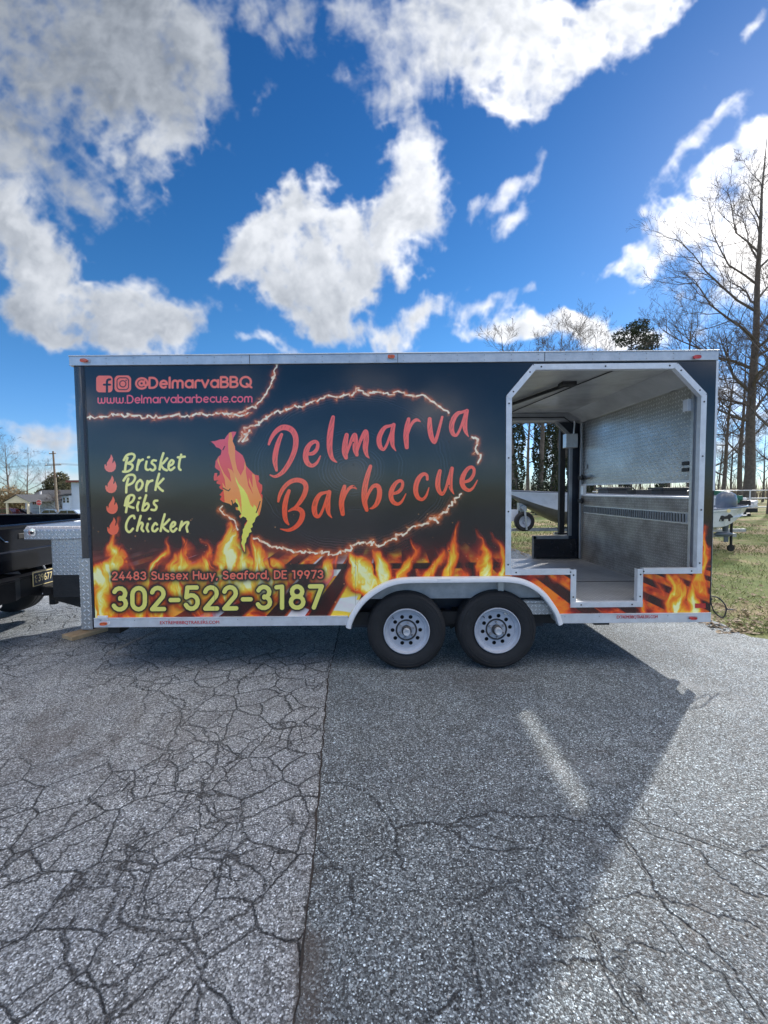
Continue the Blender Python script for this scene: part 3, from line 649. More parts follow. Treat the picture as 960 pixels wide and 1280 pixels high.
    strokes(layout('@DelmarvaBBQ', 170, 484.8, 313, 483.4, 12.4), PINK, 1.45)
    strokes(layout('www.Delmarvabarbecue.com', 122.5, 504.0, 315, 502.2, 9.3), (.95, .38, .44), .92)
    strokes(layout('24483 Sussex Hwy, Seaford, DE 19973', 140.5, 724.6, 403.5, 722.6, 9.2, .15), (.96, .45, .36), .98, 1.7)
    strokes(layout('302-522-3187', 142, 762, 402, 759.4, 26.5, .17), (.93, .91, .47), 2.75, 1.9)
    # social icons
    K = 8.727
    def rr_sdf(x, y, x0, y0, x1, y1, r):
        dx = np.abs(x - (x0 + x1) / 2) - (x1 - x0) / 2 + r; dy = np.abs(y - (y0 + y1) / 2) - (y1 - y0) / 2 + r
        return np.hypot(np.maximum(dx, 0), np.maximum(dy, 0)) + np.minimum(np.maximum(dx, dy), 0) - r
    s_ = box(116, 464, 168, 494); x, y = PX[s_], PY[s_]; navy = (.07, .08, .11)
    paint(s_, np.clip(.5 - rr_sdf(x, y, 110 + 88 / K, 460 + 82 / K, 110 + 268 / K, 460 + 265 / K, 4.4) / tex, 0, 1), PINK)
    d = seg_sdf(x, y, [(110 + a / K, 460 + b / K, 1.35) for a, b in ((206, 268), (206, 150), (212, 132), (226, 124), (241, 124))])
    d = np.minimum(d, seg_sdf(x, y, [(110 + a / K, 460 + b / K, 1.2) for a, b in ((172, 181), (240, 181))]))
    paint(s_, np.clip(.5 - d / tex, 0, 1), navy)
    paint(s_, np.clip(.5 - rr_sdf(x, y, 110 + 288 / K, 460 + 80 / K, 110 + 470 / K, 460 + 262 / K, 5.0) / tex, 0, 1), PINK)
    d = np.abs(rr_sdf(x, y, 110 + 316 / K, 460 + 106 / K, 110 + 442 / K, 460 + 236 / K, 4.2)) - .55
    d = np.minimum(d, np.abs(np.hypot(x - 110 - 379 / K, y - 460 - 172 / K) - 3.9) - .55); d = np.minimum(d, np.hypot(x - 110 - 415 / K, y - 460 - 134 / K) - .8)
    paint(s_, np.clip(.5 - d / tex, 0, 1), navy)
    # brush lettering traced stroke by stroke
    z1 = lambda p: S(325, 500, 6, p); z2 = lambda p: S(465, 500, 6.857, p); z3 = lambda p: S(335, 580, 6.4, p); z4 = lambda p: S(465, 570, 6.857, p)
    big = [z1([(162, 258, 24), (140, 310, 34), (118, 390, 40), (112, 460, 38), (124, 528, 20)]),
           z1([(66, 332, 18), (82, 290, 26), (115, 240, 34), (160, 208, 40), (205, 208, 44), (245, 232, 44), (268, 285, 42), (264, 360, 40), (240, 430, 38), (205, 495, 36), (165, 545, 32), (115, 574, 22), (76, 562, 10)]),
           z1([(362, 405, 24), (400, 398, 30), (428, 365, 28), (432, 325, 26), (410, 312, 28), (375, 332, 34), (350, 375, 42), (342, 430, 42), (358, 475, 38), (392, 492, 28), (428, 468, 22), (453, 420, 10)]),
           z1([(548, 128, 28), (535, 195, 42), (524, 280, 46), (522, 360, 42), (534, 420, 34), (550, 448, 24), (575, 466, 10)]),
           z1([(650, 262, 32), (638, 330, 42), (636, 390, 44), (645, 432, 30)]), z1([(655, 400, 12), (672, 340, 22), (695, 280, 28), (712, 262, 32), (716, 310, 40), (716, 370, 42), (726, 410, 28)]),
           z1([(730, 390, 12), (752, 310, 24), (780, 250, 30), (795, 240, 36), (796, 300, 42), (790, 360, 40), (800, 410, 26), (818, 435, 8)]),
           z2([(185, 215, 28), (150, 222, 26), (112, 235, 34), (78, 280, 42), (60, 335, 44), (68, 395, 40), (98, 424, 26), (128, 380, 24), (152, 310, 20), (180, 240, 24)]), z2([(186, 212, 34), (174, 280, 40), (172, 340, 42), (180, 395, 30), (205, 436, 8)]),
           z2([(314, 164, 32), (300, 230, 44), (292, 310, 48), (298, 405, 36)]), z2([(312, 290, 12), (330, 225, 24), (355, 185, 28), (385, 170, 28), (414, 184, 10)]),
           z2([(495, 162, 34), (495, 230, 44), (508, 310, 44), (535, 362, 32), (558, 310, 28), (580, 230, 26), (602, 145, 22)]),
           z2([(812, 92, 28), (770, 104, 26), (735, 115, 36), (700, 160, 44), (682, 225, 44), (692, 285, 38), (722, 302, 26), (752, 255, 22), (778, 180, 20), (800, 115, 24)]), z2([(814, 92, 34), (800, 160, 40), (796, 225, 42), (806, 275, 30), (828, 314, 8)])]
    bar_ = [z3([(168, 215, 28), (148, 270, 38), (134, 340, 42), (134, 410, 40), (145, 455, 32), (164, 484, 14)]),
            z3([(82, 300, 18), (96, 245, 30), (130, 185, 34), (180, 142, 36), (235, 128, 38), (285, 145, 40), (304, 185, 40), (290, 245, 40), (255, 305, 34), (220, 345, 26), (180, 372, 14)]),
            z3([(165, 378, 14), (205, 358, 28), (250, 362, 38), (276, 395, 42), (264, 450, 42), (225, 500, 36), (165, 530, 26), (100, 520, 8)]),
            z3([(490, 224, 28), (452, 230, 24), (415, 245, 34), (384, 295, 42), (370, 355, 44), (380, 408, 38), (408, 418, 26), (436, 370, 22), (462, 295, 20), (484, 235, 24)]), z3([(490, 224, 34), (480, 285, 40), (478, 345, 42), (486, 395, 28), (510, 430, 8)]),
            z3([(612, 180, 30), (598, 240, 42), (588, 320, 44), (598, 400, 34)]), z3([(604, 300, 12), (622, 240, 22), (650, 195, 26), (680, 182, 26), (706, 198, 10)]),
            z3([(820, 18, 28), (800, 80, 38), (780, 160, 44), (770, 240, 46), (774, 310, 42), (790, 368, 30)]), z3([(786, 300, 12), (805, 235, 24), (840, 180, 30), (876, 175, 36), (892, 210, 40), (888, 270, 42), (868, 320, 36), (838, 350, 22), (816, 356, 10)]),
            z4([(185, 322, 24), (225, 308, 30), (256, 272, 28), (262, 228, 26), (240, 212, 28), (205, 232, 34), (172, 285, 42), (162, 340, 42), (178, 390, 38), (218, 412, 30), (255, 390, 22), (290, 325, 10)]),
            z4([(474, 200, 24), (470, 165, 26), (440, 155, 32), (402, 190, 42), (378, 250, 44), (376, 310, 42), (396, 358, 36), (432, 372, 28), (465, 340, 22), (488, 272, 10)]),
            z4([(582, 128, 32), (568, 190, 42), (564, 255, 44), (578, 305, 36), (604, 326, 28), (632, 280, 24), (655, 200, 24), (685, 108, 28)]), z4([(686, 106, 32), (674, 170, 40), (670, 230, 42), (680, 285, 28), (702, 326, 8)]),
            z4([(795, 222, 24), (838, 205, 30), (870, 160, 28), (874, 112, 26), (850, 94, 28), (815, 115, 34), (782, 170, 42), (772, 225, 44), (790, 272, 38), (832, 294, 28), (870, 268, 20), (903, 208, 10)])]
    strokes(big, (1.0, .42, .37), None, .9, inner=1, grad=(505, 590, (1.0, .38, .30)))
    strokes(bar_, (1.0, .38, .28), None, .9, inner=1, grad=(590, 665, (1.0, .33, .14)))
    L_ = lambda pts: S(120, 560, 7.385, [(p[0], p[1], 23) for p in pts])
    menu = [[(290, 90), (276, 140), (268, 200)], [(256, 112), (285, 66), (335, 54), (356, 78), (330, 120), (288, 142)], [(296, 142), (334, 156), (330, 190), (292, 216), (250, 218)], [(395, 110), (384, 160), (378, 202)], [(386, 160), (405, 122), (432, 106)],
            [(466, 125), (458, 170), (462, 195), (480, 202)], [(480, 86), (489, 84)], [(552, 116), (526, 115), (514, 138), (540, 162), (545, 190), (522, 206), (500, 196)], [(622, 48), (602, 110), (586, 198)], [(657, 95), (620, 138), (598, 150), (622, 190), (654, 206)],
            [(672, 165), (704, 150), (715, 124), (697, 112), (674, 142), (670, 184), (690, 204), (722, 180)], [(786, 62), (770, 125), (765, 182), (780, 202)], [(756, 86), (818, 80)],
            [(298, 282), (282, 340), (278, 410)], [(254, 300), (288, 256), (342, 248), (360, 278), (335, 322), (285, 346)], [(408, 295), (380, 320), (370, 362), (386, 390), (414, 372), (430, 330), (415, 300), (405, 295)], [(475, 305), (466, 350), (462, 396)], [(466, 352), (488, 314), (520, 300)],
            [(582, 238), (562, 310), (548, 386)], [(622, 284), (580, 328), (564, 340), (590, 376), (616, 396)],
            [(308, 440), (290, 510), (276, 592)], [(266, 530), (284, 460), (326, 434), (352, 450), (336, 492), (294, 522), (310, 540), (345, 552)], [(392, 500), (380, 540), (386, 576)], [(400, 464), (408, 460)], [(462, 436), (440, 510), (428, 574)], [(430, 576), (462, 572), (486, 535), (472, 510), (446, 530)],
            [(566, 486), (540, 490), (535, 515), (558, 542), (545, 572), (512, 570)],
            [(355, 648), (345, 626), (310, 640), (280, 698), (280, 752), (308, 776), (340, 745)], [(412, 628), (392, 700), (378, 762)], [(384, 726), (414, 690), (430, 704), (420, 745), (436, 768)], [(478, 700), (468, 740), (482, 770)], [(490, 656), (499, 652)], [(562, 706), (545, 695), (522, 728), (522, 760), (545, 768), (568, 746)],
            [(634, 612), (612, 690), (596, 766)], [(676, 660), (634, 704), (612, 716), (638, 752), (666, 770)], [(690, 735), (722, 716), (730, 692), (712, 685), (692, 715), (690, 752), (712, 772), (742, 745)], [(792, 680), (780, 720), (772, 758)], [(778, 736), (808, 700), (838, 684), (852, 692), (836, 730), (844, 772)]]
    strokes([L_(p) for p in menu], (.98, .96, .58), None, .5)
    fp = [(138, 58), (150, 78), (157, 98), (152, 122), (150, 140), (162, 130), (166, 112), (178, 135), (185, 160), (180, 190), (165, 212), (140, 223), (112, 221), (90, 206), (78, 182), (78, 152), (88, 150), (92, 168), (98, 160), (100, 135), (115, 110), (130, 88)]
    for k, (ox, oy) in enumerate(((0, 0), (8, 193), (17, 386), (25, 580))):
        poly = [(120 + (a + ox) / 7.385, 560 + (b + oy) / 7.385) for a, b in fp]
        s_ = box(128, 560 + (50 + oy) / 7.385, 152, 560 + (230 + oy) / 7.385)
        a = in_poly(PX[s_], PY[s_], poly).astype(np.float32); t = k / 3
        paint(s_, a, (1.0, .48 - .06 * t, .42 - .14 * t))
    # panel seams of the wrap
    for xs in (266, 444, 563): img[:, :, :] *= (1 - .35 * np.clip(1 - np.abs(PX - xs - (PY - 612) * (xs - 480) * -8e-5) / .4, 0, 1))[..., None]
    img += (np.clip(1 - np.abs(PY - 612 + (PX - 480) * .0087) / .35, 0, 1) * (PX < 632) * .07)[..., None]
    return make_image('wrap_print', np.clip(img, 0, 1))
WRAP = build_wrap()
def wrap_material():
    mt, nt, N, L, b = new_mat('glossy_printed_wrap'); setp(b, rough=.13, coat=0.0, ior=1.70)
    b.inputs['Coat Roughness'].default_value = .06; b.inputs['Coat IOR'].default_value = 1.62
    uv = N.new('ShaderNodeUVMap'); mp = N.new('ShaderNodeMapping'); mp.vector_type = 'POINT'
    mp.inputs['Location'].default_value = (-WX0 / (WX1 - WX0), -WZ0 / (WZ1 - WZ0), 0); mp.inputs['Scale'].default_value = (1 / (WX1 - WX0), 1 / (WZ1 - WZ0), 1)
    L.new(uv.outputs[0], mp.inputs[0]); it = N.new('ShaderNodeTexImage'); it.image = WRAP; it.extension = 'EXTEND'; L.new(mp.outputs[0], it.inputs[0])
    L.new(it.outputs[0], b.inputs['Base Color'])
    nz = N.new('ShaderNodeTexNoise'); nz.inputs['Scale'].default_value = 1.3; nz.inputs['Detail'].default_value = 2; L.new(uv.outputs[0], nz.inputs['Vector'])
    bp = N.new('ShaderNodeBump'); bp.inputs['Strength'].default_value = .2; bp.inputs['Distance'].default_value = .02; L.new(nz.outputs[0], bp.inputs['Height'])
    L.new(bp.outputs[0], b.inputs['Normal']); L.new(bp.outputs[0], b.inputs['Coat Normal'])
    return mt
M_['wrap'] = wrap_material()
# ------------------------------------------------------------------ ground
def crack_image():
    X0, X1, Y0, Y1, P = -4.6, 4.8, .85, 6.6, 210
    W, Hh = int((X1 - X0) * P), int((Y1 - Y0) * P)
    X = np.linspace(X0, X1, W, dtype=np.float32)[None, :].repeat(Hh, 0); Y = np.linspace(Y0, Y1, Hh, dtype=np.float32)[:, None].repeat(W, 1)
    X2 = X + (fbm(X * 9, Y * 9, 3, 2) - .5) * .07 + (fbm(X * 30, Y * 30, 3, 4) - .5) * .03; Y2 = Y + (fbm(X * 9, Y * 9, 3, 6) - .5) * .07 + (fbm(X * 30, Y * 30, 3, 8) - .5) * .03
    PX, PY = proj(X, Y, 0.)
    cr = np.zeros_like(X)
    def g(px, py):
        d = ray(px, py); t = -CAM_H / d.z; return d.x * t, d.y * t
    lf = lambda pts: [(a / 2, 780 + b / 2) for a, b in pts]; rt = lambda pts: [(480 + a / 2, 780 + b / 2) for a, b in pts]
    C = [(lf([(335, 135), (340, 160), (400, 170), (460, 190), (455, 215), (460, 245), (430, 290), (425, 320), (330, 380), (300, 420), (240, 435), (180, 480), (150, 515), (60, 580), (0, 625)]), .006, 1),
         (lf([(455, 250), (500, 260), (540, 310), (535, 350), (525, 390), (470, 430), (450, 470), (400, 510), (330, 550), (345, 590), (385, 605), (440, 580), (490, 560), (560, 570)]), .006, 1),
         (lf([(335, 560), (300, 600), (345, 640), (320, 690), (300, 720), (345, 765), (390, 765), (440, 800), (490, 830), (500, 870), (490, 960), (495, 1000)]), .006, 1),
         (lf([(0, 640), (70, 650), (110, 620), (170, 560), (220, 540), (270, 500)]), .004, 1), (lf([(150, 770), (165, 850), (180, 900), (270, 910), (300, 930), (280, 1000)]), .005, 1),
         (lf([(0, 800), (60, 800), (100, 740), (180, 660), (250, 650), (320, 655)]), .004, 1), (lf([(270, 910), (330, 870), (380, 800), (400, 770)]), .004, 1),
         (lf([(560, 570), (620, 600), (660, 640), (640, 700), (560, 740), (500, 790), (440, 800)]), .005, 1), (lf([(170, 740), (160, 850), (0, 960)]), .004, 1),
         (lf([(810, 395), (850, 400), (900, 420), (940, 450), (960, 470)]) + rt([(30, 510), (80, 500), (160, 510), (210, 480), (280, 470), (360, 485), (440, 485), (500, 500), (560, 510), (640, 590), (670, 640)]), .005, 1),
         (rt([(30, 510), (35, 570), (50, 610)]), .004, 1), (rt([(160, 510), (200, 530), (220, 560), (300, 570), (370, 560)]), .005, 1),
         (rt([(510, 450), (550, 490), (600, 540), (660, 600), (680, 650), (700, 700), (760, 760), (830, 830), (880, 880), (940, 960), (960, 1000)]), .009, 1),
         (rt([(640, 520), (700, 540), (780, 570), (830, 620), (900, 670), (960, 690)]), .006, .9), (rt([(180, 700), (210, 780), (225, 850), (240, 960)]), .005, .8),
         (rt([(300, 640), (350, 710), (430, 790), (520, 810), (560, 870), (600, 960)]), .006, .9), (rt([(560, 870), (580, 830), (640, 820), (700, 830)]), .004, .8), (rt([(600, 680), (680, 700), (740, 700), (830, 740), (940, 770)]), .006, .8),
         (rt([(470, 720), (530, 700), (600, 680)]), .005, .7), (rt([(60, 690), (140, 680), (220, 690), (300, 640)]), .004, .7), (rt([(500, 760), (540, 830), (570, 900), (620, 1000)]), .008, .8), (rt([(700, 760), (760, 840), (850, 900), (900, 1000)]), .009, .7),
         (rt([(700, 460), (780, 520), (860, 560), (960, 600)]), .004, .6), (rt([(130, 900), (180, 940), (200, 1000)]), .005, .6)]
    for pts, w, amp in C:
        q = [(*g(*p), w * .7) for p in pts]; xs = [p[0] for p in q]; ys = [p[1] for p in q]
        i0, i1 = int((min(xs) - .1 - X0) * P), int((max(xs) + .1 - X0) * P); j0, j1 = int((min(ys) - .1 - Y0) * P), int((max(ys) + .1 - Y0) * P)
        s_ = (slice(max(j0, 0), min(j1, Hh)), slice(max(i0, 0), min(i1, W)))
        if cr[s_].size == 0: continue
        d = seg_sdf(X2[s_], Y2[s_], q); wob = .6 + .9 * vn(X[s_] * 14, Y[s_] * 14, 19)
        cr[s_] = np.maximum(cr[s_], amp * np.clip(1.15 - np.maximum(d + w, 0) / (w * wob + .0025), 0, 1))
    # where the crazing of the old asphalt is strong (1) or weak (0)
    mask = 1 - .85 * np.exp(-(((PX - 90) / 150) ** 2 + ((PY - 905) / 60) ** 2)) - .35 * np.exp(-(((PX - 200) / 90) ** 2 + ((PY - 1150) / 90) ** 2))
    mask *= .45 + .55 * sst(.33, .5, fbm(X * 1.1, Y * 1.1, 3, 14) + .12)
    # dark worn dirt
    dirt = .55 * np.exp(-(((PX - 90) / 170) ** 2 + ((PY - 925) / 52) ** 2)) * sst(.4, .62, fbm(X * 6, Y * 3, 4, 40)) + .85 * np.exp(-(((PX - 385) / 24) ** 2)) * sst(960, 1160, PY) * sst(.3, .55, fbm(X * 5, Y * 5, 4, 41))
    dirt += .6 * np.exp(-(((PX - 880) / 70) ** 2 + ((PY - 1190) / 110) ** 2)) * sst(.38, .6, fbm(X * 9, Y * 7, 4, 43)) + .5 * np.exp(-(((PX - 600) / 70) ** 2 + ((PY - 850) / 12) ** 2)) + .4 * np.exp(-(((PX - 745) / 22) ** 2 + ((PY - 941) / 3) ** 2))
    im = make_image('crack_field', np.dstack([np.clip(cr, 0, 1), np.clip(mask, 0, 1), np.clip(dirt, 0, 1)]), 'Non-Color')
    return im, (X0, X1, Y0, Y1)
CRK, CB = crack_image()

def asphalt_mat(name, old):
    mt, nt, N, L, b = new_mat(name); setp(b, rough=.82)
    tc = N.new('ShaderNodeTexCoord').outputs['Object']
    def val(x, s, i):
        if hasattr(s, 'links'): L.new(s, x.inputs[i])
        else: x.inputs[i].default_value = s
    def M(op, a, b_=0., clamp=False):
        n = N.new('ShaderNodeMath'); n.operation = op; n.use_clamp = clamp; val(n, a, 0); val(n, b_, 1); return n.outputs[0]
    def noise(s, d=4, r=.6, v=None):
        n = N.new('ShaderNodeTexNoise'); n.inputs['Scale'].default_value = s; n.inputs['Detail'].default_value = d; n.inputs['Roughness'].default_value = r; L.new(v or tc, n.inputs['Vector']); return n
    def rng(x, a, b_, c=0., d=1.):
        n = N.new('ShaderNodeMapRange'); n.inputs[1].default_value = a; n.inputs[2].default_value = b_; n.inputs[3].default_value = c; n.inputs[4].default_value = d; L.new(x, n.inputs[0]); return n.outputs[0]
    def mix(f, a, b_, mode='MIX'):
        n = N.new('ShaderNodeMix'); n.data_type = 'RGBA'; n.blend_type = mode; val(n, f, 0)
        for i, s in ((6, a), (7, b_)):
            if hasattr(s, 'links'): L.new(s, n.inputs[i])
            else: n.inputs[i].default_value = (*s, 1)
        return n.outputs[2]
    # stones
    vo = N.new('ShaderNodeTexVoronoi'); vo.inputs['Scale'].default_value = 150 if old else 160; vo.inputs['Randomness'].default_value = 1
    wv = N.new('ShaderNodeVectorMath'); wv.operation = 'MULTIPLY_ADD'; wn = noise(60, 2); L.new(wn.outputs['Color'], wv.inputs[0]); wv.inputs[1].default_value = (.012,) * 3; L.new(tc, wv.inputs[2])
    L.new(wv.outputs[0], vo.inputs['Vector'])
    sc = N.new('ShaderNodeSeparateColor'); L.new(vo.outputs['Color'], sc.inputs[0])
    v2 = N.new('ShaderNodeTexVoronoi'); v2.inputs['Scale'].default_value = 60; L.new(wv.outputs[0], v2.inputs['Vector']); s2 = N.new('ShaderNodeSeparateColor'); L.new(v2.outputs['Color'], s2.inputs[0])
    cr = N.new('ShaderNodeValToRGB'); E = cr.color_ramp.elements
    cols = ([(0, .07), (.32, .21), (.70, .40), (.94, .62), (1, .95)] if old else [(0, .03), (.40, .12), (.74, .27), (.94, .50), (1, .95)])
    tint = (.91, .99, 1.08) if old else (.83, .98, 1.10)
    E[0].position = 0; E[0].color = (*[cols[0][1] * t for t in tint], 1); E[1].position = 1; E[1].color = (*[cols[-1][1] * t for t in tint], 1)
    for p, c in cols[1:-1]:
        e = E.new(p); e.color = (*[c * t for t in tint], 1)
    L.new(sc.outputs[0], cr.inputs[0])
    col = cr.outputs[0]
    gap = rng(vo.outputs['Distance'], .45, .75, 0, .62)
    col = mix(gap, col, (.03, .03, .034))
    big = M('GREATER_THAN', s2.outputs[1], .93); bigd = M('MULTIPLY', big, rng(v2.outputs['Distance'], .42, .30))
    col = mix(M('MULTIPLY', bigd, .75), col, (.36, .38, .40))
    # broad tone
    n1 = noise(.9, 6, .62); n2 = noise(4.5, 5, .65)
    col = mix(1.0, col, mix(rng(n1.outputs[0], .35, .66), (.90, .91, .93), (1.24, 1.22, 1.18)), 'MULTIPLY')
    col = mix(.8, col, mix(rng(n2.outputs[0], .38, .62), (.88, .87, .86), (1.20, 1.21, 1.22)), 'MULTIPLY')
    # drawn fields
    mp = N.new('ShaderNodeMapping'); X0, X1, Y0, Y1 = CB
    mp.inputs['Location'].default_value = (-X0 / (X1 - X0), -Y0 / (Y1 - Y0), 0); mp.inputs['Scale'].default_value = (1 / (X1 - X0), 1 / (Y1 - Y0), 1); L.new(tc, mp.inputs[0])
    it = N.new('ShaderNodeTexImage'); it.image = CRK; it.extension = 'CLIP'; L.new(mp.outputs[0], it.inputs[0]); isp = N.new('ShaderNodeSeparateColor'); L.new(it.outputs[0], isp.inputs[0])
    crack = isp.outputs[0]
    w1 = N.new('ShaderNodeVectorMath'); w1.operation = 'MULTIPLY_ADD'; wn1 = noise(3.5, 3, .6); L.new(wn1.outputs['Color'], w1.inputs[0]); w1.inputs[1].default_value = (.08,) * 3; L.new(tc, w1.inputs[2])
    w2 = N.new('ShaderNodeVectorMath'); w2.operation = 'MULTIPLY_ADD'; wn2 = noise(26, 3, .6); L.new(wn2.outputs['Color'], w2.inputs[0]); w2.inputs[1].default_value = (.028,) * 3; L.new(w1.outputs[0], w2.inputs[2])
    def craze(scale, width):
        v = N.new('ShaderNodeTexVoronoi'); v.feature = 'DISTANCE_TO_EDGE'; v.inputs['Scale'].default_value = scale; L.new(w2.outputs[0], v.inputs['Vector'])
        return rng(v.outputs['Distance'], 0, width, 1, 0)
    # inside the drawn window use its mask, outside a steady value
    inwin = it.outputs['Alpha']
    m_ = mix(inwin, (.8, .8, .8), isp.outputs[1]); msep = N.new('ShaderNodeSeparateColor'); L.new(m_, msep.inputs[0])
    if old:
        cz = M('MULTIPLY', M('MAXIMUM', craze(3.7, .024), M('MULTIPLY', craze(7.2, .030), rng(noise(1.4, 2).outputs[0], .49, .56))), M('MULTIPLY', msep.outputs[0], rng(n2.outputs[0], .26, .36)))
        crack = M('MAXIMUM', crack, cz)
    else:
        # long loose cracks in the newer asphalt, only towards the camera
        sepx = N.new('ShaderNodeSeparateXYZ'); L.new(tc, sepx.inputs[0])
        cz = M('MULTIPLY', M('MULTIPLY', craze(2.6, .022), rng(sepx.outputs[1], 2.35, 1.9)), rng(noise(2.2, 3).outputs[0], .47, .60, 0, .85))
        crack = M('MAXIMUM', crack, cz)
    dirt = isp.outputs[2]
    stn = noise(2.1, 7, .7); col = mix(rng(stn.outputs[0], .60, .72, 0, .45), col, (.07, .066, .062)); stp = noise(1.3, 5, .6); col = mix(rng(stp.outputs[0], .58, .72, 0, .3), col, (.36, .37, .38))
    col = mix(M('MULTIPLY', dirt, .72), col, (.085, .07, .062))
    halo = crack
    col = mix(M('MULTIPLY', halo, .90), col, (.020, .018, .018))
    L.new(col, b.inputs['Base Color'])
    h = M('SUBTRACT', M('ADD', M('MULTIPLY', sc.outputs[1], .30), M('MULTIPLY', vo.outputs['Distance'], -.75)), M('MULTIPLY', crack, 2.6))
    bp = N.new('ShaderNodeBump'); bp.inputs['Strength'].default_value = 1.0; bp.inputs['Distance'].default_value = .0065; L.new(h, bp.inputs['Height'])
    L.new(bp.outputs[0], b.inputs['Normal'])
    L.new(rng(sc.outputs[2], 0, 1, .45, .95), b.inputs['Roughness'])
    return mt
M_['asph_old'] = asphalt_mat('old_cracked_asphalt', True); M_['asph_new'] = asphalt_mat('newer_asphalt', False)
def ground_mat():
    mt, nt, N, L, b = new_mat('winter_grass_ground'); setp(b, rough=.95)
    tc = N.new('ShaderNodeTexCoord').outputs['Object']
    def noise(s, d, r=.6):
        n = N.new('ShaderNodeTexNoise'); n.inputs['Scale'].default_value = s; n.inputs['Detail'].default_value = d; n.inputs['Roughness'].default_value = r; L.new(tc, n.inputs['Vector']); return n.outputs[0]
    def ramp(x, st):
        n = N.new('ShaderNodeValToRGB'); e = n.color_ramp.elements; e[0].position = st[0][0]; e[0].color = (*st[0][1], 1); e[1].position = st[-1][0]; e[1].color = (*st[-1][1], 1)
        for p, c in st[1:-1]: k = e.new(p); k.color = (*c, 1)
        L.new(x, n.inputs[0]); return n.outputs[0]
    a = ramp(noise(.35, 6, .7), [(.36, (.11, .17, .04)), (.50, (.20, .22, .08)), (.56, (.35, .28, .17)), (.68, (.22, .17, .11))])
    c = ramp(noise(22, 6, .8), [(.3, (.45, .42, .38)), (.5, (1, 1, 1)), (.72, (1.7, 1.6, 1.45))])
    mx = N.new('ShaderNodeMix'); mx.data_type = 'RGBA'; mx.blend_type = 'MULTIPLY'; mx.inputs[0].default_value = 1; L.new(a, mx.inputs[6]); L.new(c, mx.inputs[7]); L.new(mx.outputs[2], b.inputs['Base Color'])
    bp = N.new('ShaderNodeBump'); bp.inputs['Strength'].default_value = 1; bp.inputs['Distance'].default_value = .04; L.new(noise(14, 6, .8), bp.inputs['Height']); L.new(bp.outputs[0], b.inputs['Normal'])
    return mt
M_['ground'] = ground_mat()
def terrain(x, y):
    s = lambda a, b, t: (lambda q: q * q * (3 - 2 * q))(min(max((t - a) / (b - a), 0), 1))
    return -.012 - 1.85 * s(24, 46, y) * s(6, -14, x)
xs_ = [-700, -300, -150] + list(range(-100, 101, 6)) + [150, 300, 700]; ys_ = [-700, -300, -100, -40, 0, 10, 20] + list(range(24, 60, 3)) + [70, 90, 130, 250, 900]
b_ = MB(); b_.add([(x, y, terrain(x, y)) for y in ys_ for x in xs_], [(j * len(xs_) + i, j * len(xs_) + i + 1, (j + 1) * len(xs_) + i + 1, (j + 1) * len(xs_) + i) for j in range(len(ys_) - 1) for i in range(len(xs_) - 1)])
tag(b_.build('grass_ground', 'ground', fix=False), 'worn winter grass reaching to the trees', kind='structure')
def edge_x(y):
    return 3.62 + .55 * math.exp(-((y - 5.4) / 1.6) ** 2) + .35 * math.sin(y * .8) * .3 + (.9 if y < 4.6 else 0) * min(1, (4.6 - y) / 1.2) * 2.5
rg = random.Random(3)
east = [(edge_x(y) + rg.uniform(-.05, .05), y) for y in [12.3 - i * .22 for i in range(37)]]
east = [p for p in east if p[1] > 4.3]
lot = [(-90, -40), (20, -40), (14, 1.5), (9, 3.6), (6.2, 4.55), (5.0, 4.85)] + east[::-1] + [(3.2, 12.6), (-6, 13.2), (-8, 22), (-90, 23)]
b_ = MB(); n = len(lot); tr = tessellate_polygon([[Vector((*p, 0)) for p in lot]]); b_.add([(*p, 0) for p in lot], [tuple(t) for t in tr])
tag(b_.build('asphalt_lot', 'asph_old', fix=True), 'old crazed grey asphalt car park', kind='structure')
seam = [(-.235, -40), (-.285, 1.2), (-.32, 1.7), (-.375, 2.3), (-.44, 3.0), (-.50, 3.62), (-.545, 5.03), (-.60, 6.4), (-.7, 12.0)]
sm2 = []
for a, c in zip(seam[:-1], seam[1:]):
    k = max(1, int((c[1] - a[1]) / .05)) if a[1] > 0 else 1
    for i in range(k): sm2.append((a[0] + (c[0] - a[0]) * i / k + rg.uniform(-.006, .006), a[1] + (c[1] - a[1]) * i / k))
sm2.append(seam[-1])
newp = [(19.9, -40), (13.9, 1.4), (8.9, 3.5), (6.1, 4.45), (4.95, 4.75)] + [(x - .04, y) for x, y in east[::-1] if y < 11.9] + sm2[::-1]
b_ = MB(); tr = tessellate_polygon([[Vector((*p, 0)) for p in newp]]); b_.add([(*p, .005) for p in newp], [tuple(t) for t in tr])
tag(b_.build('asphalt_patch', 'asph_new', fix=True), 'newer darker asphalt right of the long seam', kind='structure')
# ragged dirty joint between the two pours
b_ = MB(); vs = []; js = [p for p in sm2 if p[1] > .6 and p[1] < 8]
for x, y in js:
    w = .003 + .008 * rg.random() ** 1.5; vs += [(x - w, y, .0075), (x + w * .5, y, .0085)]
b_.add(vs, [(2 * i, 2 * i + 1, 2 * i + 3, 2 * i + 2) for i in range(len(js) - 1)])
M_['tar'] = mat('dirty_tar_joint', (.012, .011, .011), .9, 0, .3, 30, .6, col2=(.05, .04, .036))
tag(b_.build('asphalt_joint', 'tar', fix=False), 'dark dirty joint between old and newer asphalt', kind='structure')
